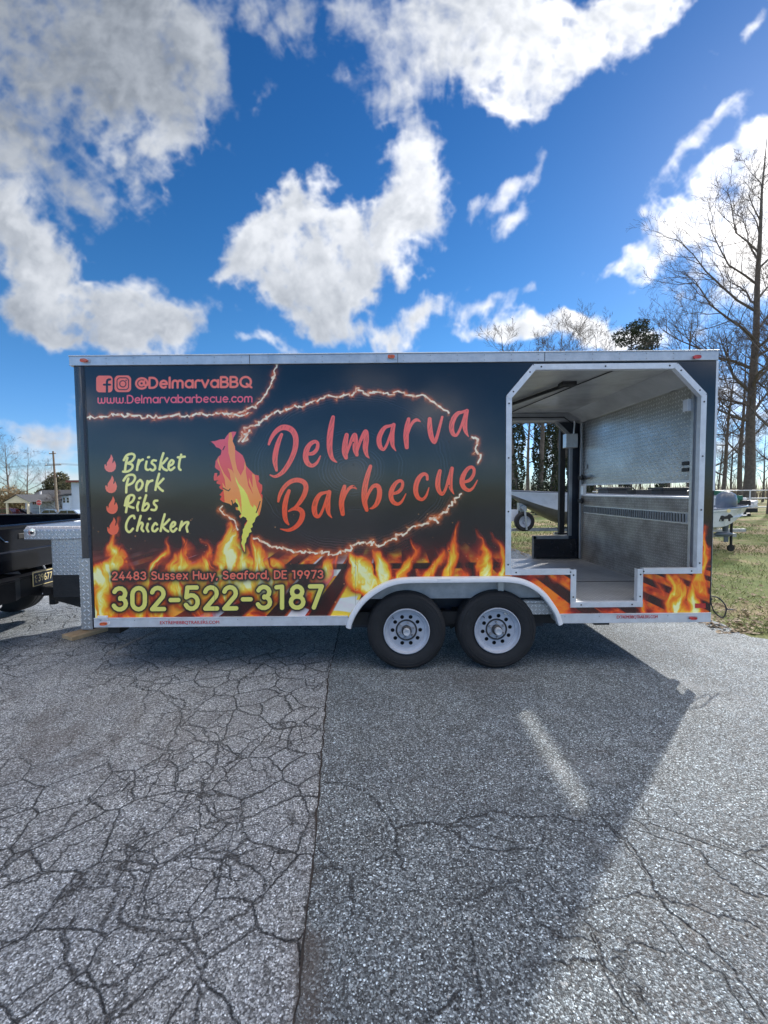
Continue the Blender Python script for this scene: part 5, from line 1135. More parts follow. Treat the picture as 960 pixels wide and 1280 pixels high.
# ------------------------------------------------------------------ pickup truck backed up to the drawbar
def build_truck():
    T = tag(empty('pickup_truck', (-5.6, 5.0, 0)), 'glossy black pickup truck backed towards the trailer drawbar, tailgate closed', 'pickup truck')
    xr = -4.22                                # plane of the tailgate
    y0, y1 = 4.02, 5.98
    for y, s in ((y0, 1), (y1, -1)):
        ol = [(xr, .72), (xr, 1.30), (xr - .05, 1.345), (-6.35, 1.345), (-6.35, .55), (-5.62, .55)] + [(-5.17 + .46 * math.cos(t), .42 + .46 * math.sin(t)) for t in [math.pi * k / 12 for k in range(11, 0, -1)]] + [(-4.72, .55), (xr - .02, .62)]
        b = MB(); b.prism(ol, y, y + s * .07, 'y'); b.build('bed_side', 'truck', T, bevel=.01)
        b = MB(); b.box(-6.35, min(y, y + s * .10), 1.346, xr - .03, max(y, y + s * .10), 1.365); b.build('rail_cap', 'plastic', T, bevel=.006)
    b = MB(); b.box(-6.33, y0 + .07, .78, xr, y1 - .07, .82); b.build('bed_floor', 'plastic', T)
    b = MB(); b.box(-6.38, y0 + .02, .55, -6.32, y1 - .02, 1.36); b.build('bed_front_wall', 'truck', T)
    b = MB()
    tgp = [(xr - .06, .76), (xr - .06, 1.285), (xr + .005, 1.30), (xr + .03, 1.285), (xr + .012, 1.25), (xr + .0, 1.0), (xr + .012, .985), (xr + .006, .76)]
    b.prism([(p[0], p[1]) for p in tgp], y0 + .075, y1 - .075, 'y'); tg = b.build('tailgate', 'truck', T, bevel=.004)
    b = MB(); b.box(xr + .001, 4.25, 1.265, xr + .034, 5.9, 1.290)
    for p in ([(4.42, 1.19), (4.60, 1.19), (4.68, 1.115), (4.72, 1.11)], [(4.44, 1.15), (4.56, 1.15)], [(4.38, 1.10), (4.56, 1.10)]):
        b = MB(); b.tube([(xr + .012, y, z) for y, z in p], .006, 6); b.build('badge', 'chrome', tg)
    b = MB(); b.box(xr + .0, 4.86, 1.13, xr + .016, 5.12, 1.19); b.build('tailgate_handle', 'plastic', tg, bevel=.004)
    # step bumper
    bp = [(4.0, xr + .02), (4.0, xr + .12), (4.10, xr + .19), (4.55, xr + .22), (4.68, xr + .16), (5.32, xr + .16), (5.45, xr + .22), (5.90, xr + .19), (6.0, xr + .12), (6.0, xr + .02)]
    b = MB(); b.prism([(p[1], p[0]) for p in bp], .50, .70, 'z'); bm_ = b.build('bumper', 'plastic', T, bevel=.015)
    b = MB(); b.prism([(p[1] - .004, p[0]) for p in bp], .7015, .715, 'z'); b.build('step_pad', 'plastic', bm_, bevel=.004)
    # licence plate
    px = xr + .165; yc = 5.0; zc = .655
    b = MB(); b.box(px, yc - .16, zc - .082, px + .006, yc + .16, zc + .082); lp = b.build('license_plate', 'letter_gold', T, bevel=.001)
    b = MB(); b.box(px + .006, yc - .150, zc - .072, px + .008, yc + .150, zc + .072); b.build('plate_field', 'plate_blue', lp)
    M4 = Matrix.Translation((px + .009, yc + .015, zc + .002)) @ Matrix.Rotation(R(90), 4, 'Z') @ Matrix.Rotation(R(90), 4, 'X')
    text_mesh('39677', .118, M4, lp, 'letter_gold', fit=.205)
    M4 = Matrix.Translation((px + .009, yc - .118, zc + .022)) @ Matrix.Rotation(R(90), 4, 'Z') @ Matrix.Rotation(R(90), 4, 'X'); text_mesh('C', .05, M4, lp, 'letter_gold')
    M4 = Matrix.Translation((px + .009, yc - .118, zc - .022)) @ Matrix.Rotation(R(90), 4, 'Z') @ Matrix.Rotation(R(90), 4, 'X'); text_mesh('L', .05, M4, lp, 'letter_gold')
    # hitch
    b = MB(); b.box(xr - .1, 4.965, .44, xr + .30, 5.035, .51); b.box(xr + .24, 4.97, .33, xr + .31, 5.03, .52); b.box(xr + .28, 4.955, .44, xr + .40, 5.045, .465); ht = b.build('hitch_receiver', 'steel_dark', T, bevel=.004)
    b = MB(); b.lathe([(.0001, .095), (.015, .092), (.024, .078), (.025, .066), (.016, .048), (.014, .03), (.022, .02), (.022, 0), (.014, 0), (.014, -.05), (.02, -.05), (.02, -.065), (.0001, -.065)], (xr + .355, 5.0, .465), 'z', 16).build('tow_ball', 'chrome', ht, smooth=True)
    b = MB(); b.tube([(xr + .2, 4.93, .475), (xr + .2, 5.07, .475)], .01, 8); b.build('hitch_pin', 'chrome', ht)
    for s, y in ((1, 4.12), (-1, 5.74)):
        for x in (-5.17, -8.9):
            W_ = empty('wheel', (x, y + .12, .42), T); c = (x, y, .42)
            b = MB(); b.lathe([(.24, .01), (.27, 0), (.36, 0), (.395, .02), (.405, .04), (.405, .07), (.397, .075), (.397, .085), (.405, .09), (.405, .16), (.397, .165), (.397, .175), (.405, .18), (.405, .215), (.39, .235), (.36, .25), (.25, .25)], c, 'y', 44).build('tyre', 'rubber', W_, smooth=True)
            b = MB(); b.lathe([(.0001, .09 if s > 0 else .16), (.06, .07 if s > 0 else .18), (.2, .09 if s > 0 else .16), (.235, .02 if s > 0 else .23), (.245, .01 if s > 0 else .24), (.24, .125)], c, 'y', 32).build('rim', 'alum', W_, smooth=True)
    b = MB(); b.tube([(-5.17, 4.3, .42), (-5.17, 5.8, .42)], .05, 8); b.box(-9.2, 4.5, .45, -4.35, 4.6, .6); b.box(-9.2, 5.4, .45, -4.35, 5.5, .6); b.build('chassis', 'steel_dark', T)
    for y in (4.0, 5.92):
        b = MB(); b.box(xr - .10, y - .002 if y < 5 else y + .0, .86, xr + .025, y + .082, 1.27); b.build('tail_light', 'red_lens', T, bevel=.01)
    b = MB(); b.tube([(-5.2, 4.66, .40), (-4.25, 4.62, .42)], .035, 10); b.build('exhaust_pipe', 'chrome', T, smooth=True)
    # cab and bonnet
    cab = [(-6.42, .50), (-6.42, 1.30), (-6.62, 1.86), (-6.8, 1.92), (-8.0, 1.92), (-8.2, 1.86), (-8.8, 1.34), (-9.85, 1.22), (-9.95, 1.0), (-9.95, .50)]
    b = MB(); b.prism([(a, z) for a, z in cab], y0 + .04, y1 - .04, 'y'); cb = b.build('cab', 'truck', T, bevel=.03)
    for y in (y0 + .034, y1 - .044):
        b = MB(); b.prism([(-6.62, 1.36), (-6.72, 1.80), (-7.5, 1.82), (-7.5, 1.36)], y, y + .01, 'y'); b.build('side_window', 'glass', cb)
        b = MB(); b.prism([(-7.56, 1.36), (-7.56, 1.82), (-8.1, 1.80), (-8.62, 1.36)], y, y + .01, 'y'); b.build('side_window', 'glass', cb)
    Mr = Matrix.Translation((-6.525, 5.0, 1.6)) @ Matrix.Rotation(R(-19.6), 4, 'Y'); b = MB(); b.box(-.0, -.75, -.2, .012, .75, .2, Mr); b.build('rear_window', 'glass', cb)
    return T
build_truck()

# ------------------------------------------------------------------ trees
def grow_tree(seed, H, r0, spread=.55, first=.3, limbs=16, depth=4, dense=1.0, lean=(0, 0), bark='bark', trunk_sides=10, custom=None, limb_len=.42, up=.35):
    rg = random.Random(seed); tb, lb, tw = MB(), MB(), MB()
    pts = []; n = 14; p = Vector((0, 0, -.2)); d = Vector((lean[0], lean[1], 1)).normalized()
    for i in range(n + 1):
        pts.append(p.copy()); d = (d + Vector((rg.uniform(-.045, .045), rg.uniform(-.045, .045), .05))).normalized(); p = p + d * (H + .2) / n
    rad = [max(r0 * (1 - i / n) ** .85, .012) for i in range(n + 1)]; rad[0] = r0 * 1.25
    tb.tube(pts, rad, trunk_sides, caps=False)
    def branch(p, d, L, r, lev):
        mb = lb if lev <= 1 else tw
        k = 5 if lev == 1 else (4 if lev == 2 else 3); q = p.copy(); dd = d.copy(); P = [q.copy()]; dirs = []
        for i in range(k):
            dd = (dd + Vector((rg.gauss(0, .2), rg.gauss(0, .2), rg.gauss(.05, .12) + up * .22 * (1 if lev < 3 else .6)))).normalized(); q = q + dd * L / k; P.append(q.copy()); dirs.append(dd.copy())
        rr = [max(r * (1 - .85 * i / k), .006) for i in range(k + 1)]
        mb.tube(P, rr, 5 if lev == 1 else 3, caps=False)
        if lev >= depth: return
        nb = int((9 if lev == 1 else 6 if lev == 2 else 4) * dense * rg.uniform(.8, 1.2))
        for j in range(nb):
            t = .22 + .78 * (j + rg.random()) / nb; i = min(int(t * k), k - 1); o = P[i].lerp(P[i + 1], t * k - i)
            bd = dirs[i]; side = bd.cross(Vector((rg.gauss(0, 1), rg.gauss(0, 1), rg.gauss(0, 1)))).normalized()
            nd = (bd * .85 + side * rg.uniform(.55, .95)).normalized(); branch(o, nd, L * rg.uniform(.38, .62) * (1.15 - .5 * t), r * .42 * (1.1 - .5 * t), lev + 1)
    A_ = [(t, a_, l_ * .62, e_) for t, a_, l_, e_ in (custom or [])]
    if not custom:
        for j in range(limbs):
            t = first + (1 - first) * ((j + rg.random()) / limbs) ** .9; az = j * 2.4 + rg.uniform(-.5, .5); A_.append((t, az, limb_len * (1.15 - .75 * t) * rg.uniform(.75, 1.2), rg.uniform(.25, .75)))
    for t, az, ll, el in A_:
        i = min(int(t * n), n - 1); o = pts[i].lerp(pts[i + 1], t * n - i); r = rad[i] * (1 - (t * n - i)) + rad[min(i + 1, n)] * (t * n - i)
        d = Vector((math.cos(az) * math.cos(el), math.sin(az) * math.cos(el), math.sin(el))); branch(o, d, H * ll, min(r * .5, r0 * .36), 1)
    return tb, lb, tw
def tree(name, label, loc, mbs, bark='bark', twig='twig', group=None, cat='tree', extra=None):
    T = tag(empty(name, (0, 0, 0)), label, cat, group)
    mbs[0].build('trunk', bark, T, smooth=True, uv=False, fix=False)
    if mbs[1].v: mbs[1].build('limbs', bark, T, uv=False, fix=False)
    if mbs[2].v: tag(mbs[2].build('twigs', twig, T, uv=False, fix=False), kind='stuff')
    if extra: extra(T)
    T.location = (loc[0], loc[1], terrain(loc[0], loc[1])); return T
def place(px, Y): return (at(px, 600, Y).x, Y, 0)
# tall tree right of the trailer: trunk base at (943, 638), top near (905, 200)
Yt = 31.0; sc_t = Yt / FPX
cust = [(.335, math.pi, .30, .55), (.36, 0.2, .22, .6), (.40, math.pi - .3, .42, .42), (.43, -.4, .26, .6), (.475, math.pi + .2, .46, .52), (.50, 0.5, .25, .7), (.55, math.pi - .15, .48, .62), (.58, 0.0, .28, .8), (.62, math.pi + .35, .40, .75), (.66, -.3, .26, .8), (.70, math.pi, .34, .8),
        (.30, 1.2, .25, .4), (.45, -1.4, .28, .5), (.57, 1.6, .25, .6), (.74, .4, .22, .9), (.78, math.pi - .4, .24, .95), (.82, .9, .16, 1.0), (.86, math.pi, .17, 1.1), (.26, math.pi + .1, .24, .35), (.28, .1, .2, .4), (.68, 2.2, .26, .8), (.35, 4.4, .26, .5)]
tree('bare_tree', 'tallest leafless tree, just right of the trailer, spreading long limbs over its roof', place(938, Yt), grow_tree(4, 25.5, .36, custom=cust, depth=4, dense=1.15, lean=(-.03, 0), up=.16))
# variants to copy
V1 = grow_tree(11, 15, .24, first=.28, limbs=17, depth=4, dense=.95)
V2 = grow_tree(12, 13, .2, first=.22, limbs=15, depth=4, dense=.9, limb_len=.36)
V3 = grow_tree(13, 11, .15, first=.2, limbs=14, depth=3, dense=1.5, limb_len=.34)
seen = []
def tree_set(proto_name, group, mbs, spots, cat='tree'):
    first = None
    for i, (px, Y, s, rz, lab) in enumerate(spots):
        if first is None: o = tree(proto_name, lab, (0, 0, 0), mbs, group=group); first = o
        else: o = copy_tree(first); o['label'] = lab
        o.location = (at(px, 600, Y).x, Y, terrain(at(px, 600, Y).x, Y)); o.rotation_euler.z = rz; o.scale = (s, s, s)
GR = 'bare trees beyond the grass'
tree_set('bare_tree', GR, V1, [(966, 27, 1.0, .4, 'leafless tree at the right edge of the picture, in front of the fence line'), (700, 44, 1.18, 2.2, 'bare tree whose crown shows over the roof left of the pine'),
    (862, 40, 1.22, 1.0, 'bushy bare tree rising over the rear end of the trailer roof'), (925, 46, 1.15, 3.0, 'bare tree behind the tallest tree, slightly left of its trunk'), (742, 50, 1.3, 5.1, 'thin bare crown over the roof directly left of the pine'), (990, 38, 1.5, 4.1, 'bare tree mostly beyond the right edge, its branches entering the picture')])
tree_set('bare_tree', GR, V2, [(835, 47, 1.45, .2, 'bare tree close right of the pine, over the roof'), (905, 36, .95, 1.9, 'smaller leafless tree behind the stern boat, low over the fence'), (975, 55, 1.6, 2.9, 'far bare tree at the right edge behind the others'), (660, 52, 1.2, 4.4, 'short bare crown just topping the roof above the opening\'s left end'), (890, 58, 1.6, 5.5, 'far bare tree seen above the rear roof corner')])
tree_set('bare_sapling', 'thin saplings in the wood edge', V3, [(915, 41, .75, .3, 'leaning thin sapling between the boat and the tallest trunk'), (899, 44, .7, 1.3, 'slim sapling right beside the trailer\'s rear edge'), (930, 52, .9, 2.1, 'slim sapling immediately left of the tallest trunk'), (954, 50, .8, 3.3, 'slim sapling immediately right of the tallest trunk'),
    (870, 49, .8, .9, 'sapling hidden partly by the trailer\'s rear frame'), (800, 48, .85, 2.6, 'sapling behind the gap above the rear half door, middle'), (750, 46, .8, 4.0, 'sapling behind the gap above the rear half door, left end')])
# left side trees, far beyond the houses
tree_set('bare_tree', 'bare trees over the houses on the left', grow_tree(21, 12, .2, first=.22, limbs=16, depth=4, dense=.8, limb_len=.44), [(11, 75, 1.05, .5, 'broad bare tree at the left edge behind the tan bush'), (34, 88, .95, 2.5, 'bare tree behind the dark-roofed house'), (56, 95, .85, 4.0, 'bare tree in the gap left of the utility pole'), (-22, 70, 1.15, 1.4, 'bare tree reaching in from beyond the left edge')])
tree('small_bare_tree', 'small low bare tree at the foot of the utility pole', place(68, 60), grow_tree(23, 3.4, .09, first=.25, limbs=12, depth=3, dense=1.3, limb_len=.6, up=.1))
# leafy crowns
def leaf_cloud(seed, n, blobs, size, flat=.5):
    rs = np.random.RandomState(seed); m = MB(); V = []; F = []
    w = np.array([b[3] * b[4] * b[5] for b in blobs]) ** .7; w /= w.sum()
    for i in range(n):
        b = blobs[rs.choice(len(blobs), p=w)]; v = rs.normal(size=3); v /= np.linalg.norm(v); rr = rs.uniform(.55, 1.05); c = np.array(b[:3]) + v * rr * np.array(b[3:6])
        a, d = rs.normal(size=3), rs.normal(size=3); a /= np.linalg.norm(a); d -= a * d.dot(a); d /= np.linalg.norm(d); s = size * rs.uniform(.5, 1.3); o = len(V)
        V += [tuple(c - a * s), tuple(c + d * s * flat), tuple(c + a * s), tuple(c - d * s * flat)]; F.append((o, o + 1, o + 2, o + 3))
    m.add(V, F); return m
def pine(T):
    rs = random.Random(5); bl = []
    for k in range(34):
        z = 10.5 + 8.2 * (k / 34) ** .9; r = (1 - abs((z - 13.5) / 6.4)) * 3.0 + .5; a = rs.uniform(0, 6.28); q = r * rs.uniform(.3, 1)
        bl.append((q * math.cos(a), q * math.sin(a), z, rs.uniform(.7, 1.1), rs.uniform(.7, 1.1), rs.uniform(.35, .6)))
    tag(leaf_cloud(8, 9000, bl, .17, .28).build('crown', 'pine', T, uv=False, fix=False), kind='stuff')
    lm = MB()
    for x, y, z, *_ in bl: lm.tube([(0, 0, z - .6), (x * .6, y * .6, z - .25), (x, y, z)], [.07, .04, .02], 4, caps=False)
    lm.build('limbs', 'bark', T, uv=False, fix=False)
pt = MB(); pt.tube([(0, 0, -.2), (.1, 0, 6), (0, .1, 12), (0, 0, 18.6)], [.32, .25, .15, .03], 8, caps=False)
tree('pine_tree', 'dark green pine crown above the trailer roof, right of centre', place(786, 45), (pt, MB(), MB()), extra=pine)
def olive(T):
    bl = [(random.uniform(-1.6, 1.6), random.uniform(-1.4, 1.4), random.uniform(2.2, 5.0), .9, .9, .7) for _ in range(12)] + [(0, 0, 4.9, .8, .8, .6), (-.8, 0, 4.2, 1, 1, .8), (.9, 0, 3.8, 1, 1, .8)]
    tag(leaf_cloud(18, 6000, bl, .14, .5).build('crown', 'olive', T, uv=False, fix=False), kind='stuff'); T.scale = (1.25,) * 3
pt = MB(); pt.tube([(0, 0, -.2), (.1, 0, 2), (0, 0, 4)], [.22, .18, .05], 7, caps=False)
tree('evergreen_tree', 'olive green evergreen behind the utility pole', place(76, 68), (pt, MB(), MB()), extra=olive)
def tan(T):
    bl = [(random.uniform(-3.2, 2.4), random.uniform(-1.4, 1.4), random.uniform(.8, 2.6), 1.2, 1.2, .9) for _ in range(12)]
    tag(leaf_cloud(19, 7000, bl, .11, .4).build('crown', 'tan_bush', T, uv=False, fix=False), kind='stuff'); T.scale = (1.45,) * 3
pt = MB(); pt.tube([(0, 0, -.2), (.1, 0, 1.2), (0, 0, 2.4)], [.12, .1, .04], 6, caps=False)
tree('winter_bush', 'big tan winter bush behind the carport', place(8, 66), (pt, MB(), MB()), 'bark', extra=tan, cat='bush')
# ivy-clad trunks seen through the opening
def ivy_tree(T_seed, H, r):
    mbs = grow_tree(T_seed, H, r, first=.45, limbs=12, depth=3, dense=1.2, limb_len=.3)
    def ex(T):
        rs = np.random.RandomState(T_seed); V = []; F = []
        for i in range(4200):
            z = .1 + 8.2 * rs.rand() ** .9; a = rs.rand() * 6.28; rr = (r * 1.15 + .12 * rs.rand() + .07 * math.sin(z * 3 + a)) * (1.15 if z < 5 else max(.45, 1.15 - (z - 5) * .22)); s = .045 + .05 * rs.rand()
            c = np.array((rr * math.cos(a), rr * math.sin(a), z)); t = rs.normal(size=3); t /= np.linalg.norm(t); u_ = rs.normal(size=3); u_ -= t * u_.dot(t); u_ /= np.linalg.norm(u_); o = len(V)
            V += [tuple(c - t * s), tuple(c + u_ * s * .8), tuple(c + t * s), tuple(c - u_ * s * .8)]; F.append((o, o + 1, o + 2, o + 3))
        m = MB(); m.add(V, F); tag(m.build('ivy', 'ivy', T, uv=False, fix=False), kind='stuff')
    return mbs, ex
iv = None
for i, (px, Y, s, lab) in enumerate([(646, 27, 1.0, 'ivy-covered trunk leftmost in the serving opening'), (674, 28, .95, 'ivy-covered trunk above the white boat\'s bow, second from the opening\'s left'), (689, 29.5, 1.0, 'ivy-covered trunk in the middle of the far opening'), (699, 31, .92, 'ivy-covered trunk left beside the black awning post'), (716, 30, 1.0, 'ivy-covered trunk right of the black awning post'), (736, 33, .9, 'dark trunk foot seen in the gap over the half door, left'), (782, 34, .95, 'dark trunk foot seen in the gap over the half door, centre'), (826, 33, .9, 'dark trunk foot seen in the gap over the half door, right')]):
    if iv is None:
        mbs, ex = ivy_tree(31, 11.2, .24); iv = tree('ivy_tree', lab, (0, 0, 0), mbs, group='ivy-clad trees behind the boats', extra=ex); o = iv
    else: o = copy_tree(iv); o['label'] = lab
    o.location = place(px, Y); o.rotation_euler.z = i * 1.3; o.scale = (s, s, s)
# brushy wood edge far behind: thin stems by the thousand
def thicket():
    rs = np.random.RandomState(3); m = MB(); V = []; F = []
    for i in range(5200):
        x = rs.uniform(-6, 85); y = rs.uniform(56, 70) + (x - 40) * .05; h = rs.uniform(1.5, 5.2) * (.7 + .3 * math.sin(x * .4)); w = rs.uniform(.012, .05)
        lx, ly = rs.normal(0, .16) * h, rs.normal(0, .1) * h; o = len(V)
        V += [(x - w, y, -.1), (x + w, y, -.1), (x + lx * .5 + w * .7, y + ly * .5, h * .5), (x + lx * .5 - w * .7, y + ly * .5, h * .5), (x + lx, y + ly, h)]; F += [(o, o + 1, o + 2, o + 3), (o + 3, o + 2, o + 4)]
    m.add(V, F); M_['brush'] = mat('grey_brown_brush', (.11, .09, .075), .95, 0, .3, .4, 0, col2=(.24, .19, .15))
    tag(m.build('brush_thicket', 'brush', uv=False, fix=False), 'grey-brown leafless thicket along the wood edge', kind='stuff')
thicket()

# ------------------------------------------------------------------ boats
def boat(name, label, loc, L, flip, parts):
    """hull lofted from cross sections, bow towards -X when flip=1"""
    T = tag(empty(name, loc), label, 'boat', 'moored-up boats on trailers behind the lot')
    return T
def hull(T, L, W, zk, zs, bow_rise, rake, sgn, lo='hull_low', up='hull', split=.42):
    O = org(T); n = 22; rows = []
    for i in range(n + 1):
        t = i / n                                    # 0 = bow, 1 = stern
        wd = W / 2 * min(1, (math.sin(min(t * 1.9, 1) * math.pi / 2)) ** .75) if t > 0 else .01
        sheer = zs + bow_rise * (1 - t) ** 2.0; keel = zk + (sheer - zk) * max(0, 1 - t / .26) ** 1.6 * .88
        xs = lambda z: t * L - rake * (1 - t) ** 3 * (z - zk) / (sheer - zk)
        ring = []
        for k, (fw, fz) in enumerate(((0, 0), (.55, .06), (.86, .22), (.93, split), (.97, split + .02), (1.0, .9), (1.03, .93), (1.03, 1.0), (.97, 1.0))):
            z = keel + (sheer - keel) * fz; ring.append((xs(z), wd * fw, z))
        rows.append(ring)
    K = len(rows[0])
    def emit(a, b, nm, m):
        mb = MB(); vs = []; fs = []
        for s in (1, -1):
            o = len(vs)
            for r_ in rows:
                for k in range(a, b + 1): x, y, z = r_[k]; vs.append((O.x + sgn * x, O.y + s * y, z))
            w = b - a + 1
            for i in range(n):
                for k in range(w - 1): fs.append((o + i * w + k, o + i * w + k + 1, o + (i + 1) * w + k + 1, o + (i + 1) * w + k))
        # transom
        base = n * w; fs.append(tuple([base + k for k in range(w)] + [len(vs) // 2 + base + k for k in reversed(range(w))]))
        mb.add(vs, fs); return mb.build(nm, m, T, smooth=True)
    emit(0, 3, 'hull_bottom', lo); emit(3, K - 1, 'hull', up)
    mb = MB(); vs = []; fs = []
    for r_ in rows:
        x, y, z = r_[-1]; vs += [(O.x + sgn * x, O.y + y, z - .22), (O.x + sgn * x, O.y - y, z - .22)]
    for i in range(n): fs.append((2 * i, 2 * i + 1, 2 * i + 3, 2 * i + 2))
    mb.add(vs, fs).build('deck', 'hull', T, fix=False)
    mb = MB()
    for s in (1, -1): mb.tube([(O.x + sgn * r_[-1][0], O.y + s * r_[-1][1] * 1.03, r_[-1][2] + .01) for r_ in rows], .025, 6)
    mb.build('gunwale', 'grey_plastic', T, smooth=True)
def outboard(T, x, y, z, cowl='grey_plastic'):
    b = MB(); b.lathe([(.0001, .66), (.10, .65), (.19, .58), (.22, .46), (.22, .30), (.18, .22), (.0001, .22)], (x, y, z), 'z', 20); mo = b.build('outboard_cowl', cowl, T, smooth=True)
    b = MB(); b.tube([(x, y, z + .25), (x, y, z - .35)], [.09, .06], 10); b.lathe([(.0001, -.3), (.06, -.2), (.06, .1), (.0001, .22)], (x, y, z - .42), 'x', 12); b.box(x - .03, y - .01, z - .62, x + .08, y + .01, z - .4)
    b.build('outboard_leg', 'grey_plastic', mo, smooth=True)
def boat_trailer(label, x0, y, L, zf, sgn, spare=False):
    T = tag(empty('boat_trailer', (x0, y, 0)), label, 'boat trailer', 'boat trailers on the grass')
    b = MB(); b.bar((x0 - sgn * 1.5, y, zf), (x0 + sgn * .9, y, zf), .09, .09)
    for s in (1, -1): b.bar((x0 + sgn * .8, y, zf), (x0 + sgn * 2.0, y + s * .75, zf), .08, .08); b.bar((x0 + sgn * 2.0, y + s * .75, zf), (x0 + sgn * L, y + s * .75, zf), .08, .08)
    for k in ((2.2, 3.4, 4.8) if L > 4 else (2.1, 2.9)): b.bar((x0 + sgn * k, y - .75, zf), (x0 + sgn * k, y + .75, zf), .07, .07)
    b.build('frame', 'galv', T)
    b = MB()
    for s in (.45, -.45): b.bar((x0 + sgn * 1.8, y + s, zf + .16), (x0 + sgn * (L - .4), y + s, zf + .16), .1, .06)
    b.build('bunk_boards', 'wood', T)
    for k in ((3.3, 4.15) if L > 4 else (1.45,)):
        for s in (1, -1):
            W_ = empty('wheel', (x0 + sgn * k, y + s * .95, .31), T); c = (x0 + sgn * k, y + s * .95 - .09, .31)
            b = MB(); b.lathe([(.17, .0), (.27, 0), (.31, .03), (.31, .15), (.27, .18), (.17, .18)], c, 'y', 28).build('tyre', 'rubber', W_, smooth=True)
            b = MB(); b.lathe([(.0001, .05), (.10, .03), (.165, .02), (.172, .0), (.172, .17), (.0001, .14)], c, 'y', 24).build('rim', 'rim', W_, smooth=True)
    b = MB(); b.bar((x0 - sgn * .02, y, zf), (x0 - sgn * .02, y, zf + .62), .07, .09, (1, 0, 0)); b.box(x0 - .13, y - .10, zf + .56, x0 + .10, y + .10, zf + .80); b.tube([(x0 - .02, y - .2, zf + .66), (x0 - .02, y + .1, zf + .66)], .07, 10); b.build('winch_post', 'galv', T)
    b = MB(); b.tube([(x0 - sgn * 1.3, y - .12, .12), (x0 - sgn * 1.3, y - .12, .95)], .03, 8); b.lathe([(.0001, -.02), (.09, -.02), (.09, .02), (.0001, .02)], (x0 - sgn * 1.3, y - .12, .10), 'y', 14); b.build('jockey_jack', 'steel_dark', T)
    if spare:
        c = (x0 - .02, y - .30, zf + .26)
        W_ = empty('spare_wheel', c, T)
        b = MB(); b.lathe([(.17, .0), (.25, -.01), (.285, .02), (.285, .13), (.25, .16), (.17, .16)], c, 'y', 36).build('tyre', 'rubber', W_, smooth=True)
        b = MB(); b.lathe([(.0001, .06), (.05, .02), (.07, .05), (.12, .04), (.165, .03), (.172, .005), (.172, .15)], c, 'y', 28).build('rim', 'rim', W_, smooth=True)
        b = MB(); b.bar((c[0] - .02, c[1] - .03, zf + .62), (c[0] + .04, c[1] - .03, zf + .02), .05, .03); b.build('carrier_bracket', 'galv', T)
        b = MB(); b.box(x0 - .40, y - .1, zf + .26, x0 - .16, y + .12, zf + .60); b.build('guide_board', 'white_paint', T)
    return T
xb = at(648, 640, 12.6).x
B1 = boat('motorboat', 'white open boat with olive bottom, bow pointing left, seen through the opening', (xb, 12.6, 0), 6.2, 1, None)
hull(B1, 5.3, 2.1, .60, 1.42, .20, .35, 1)
boat_trailer('galvanised boat trailer with spare wheel on its tongue, under the white open boat', xb + .12, 12.6, 6.0, .46, 1, True)
b = MB(); b.tube([(xb + 1.9, 11.68, 1.10), (xb + 1.98, 11.60, 1.06), (xb + 2.3, 11.60, 1.06), (xb + 2.38, 11.68, 1.10)], .02, 6); b.build('mooring_cleat', 'steel_dark', B1)
for dx, w, h in ((2.5, .55, .42), (4.1, .7, .38)):
    b = MB(); b.box(xb + dx, 12.3, 1.25, xb + dx + w, 12.9, 1.42 + h * .5); b.box(xb + dx - .05, 12.25, 1.42 + h * .5, xb + dx + w + .06, 12.95, 1.42 + h * .5 + .07); b.build('seat', 'plastic', B1, bevel=.02)
b = MB(); b.box(xb + 3.3, 12.3, 1.2, xb + 3.75, 12.9, 1.62); b.tube([(xb + 3.32, 12.35, 1.60), (xb + 3.1, 12.35, 1.80), (xb + 3.1, 12.85, 1.80), (xb + 3.32, 12.85, 1.60)], .018, 6); b.build('console', 'plastic', B1, bevel=.02)
outboard(B1, xb + 5.45, 12.6, 1.12, 'plastic')
# second boat, bow to the right, decal on its bow
x2 = at(920, 632, 11.0).x
B2 = boat('motorboat', 'white boat with a black animal decal, bow pointing right beyond the trailer\'s rear', (x2, 11.0, 0), 5, -1, None)
hull(B2, 3.5, 1.9, .55, 1.09, .08, .30, -1, lo='hull', split=.25)
outboard(B2, x2 - .50, 10.7, .90)
O = org(B2); dc = at(906, 645, 10.28)
b = MB(); bear = [(-.20, -.08), (-.21, .0), (-.17, .06), (-.10, .075), (-.04, .05), (.02, .07), (.06, .12), (.075, .10), (.10, .11), (.13, .07), (.16, .04), (.14, .015), (.10, .01), (.09, -.08), (.05, -.08), (.04, -.02), (-.05, -.02), (-.07, -.08), (-.11, -.08), (-.12, -.03), (-.15, -.03), (-.16, -.08)]
b.prism([(dc.x - .02 + a * 1.0, dc.z - .05 + c * .9) for a, c in bear], 10.20, 10.206, 'y'); b.build('animal_decal', 'plastic', B2)
b = MB(); b.disc(.045, (dc.x + .03, 10.20, dc.z + .13), 'y', 20, .003); b.build('round_emblem', 'letter_gold', B2)
boat_trailer('galvanised boat trailer under the white decal boat', x2 - 1.5, 11.0, 2.9, .42, -1)
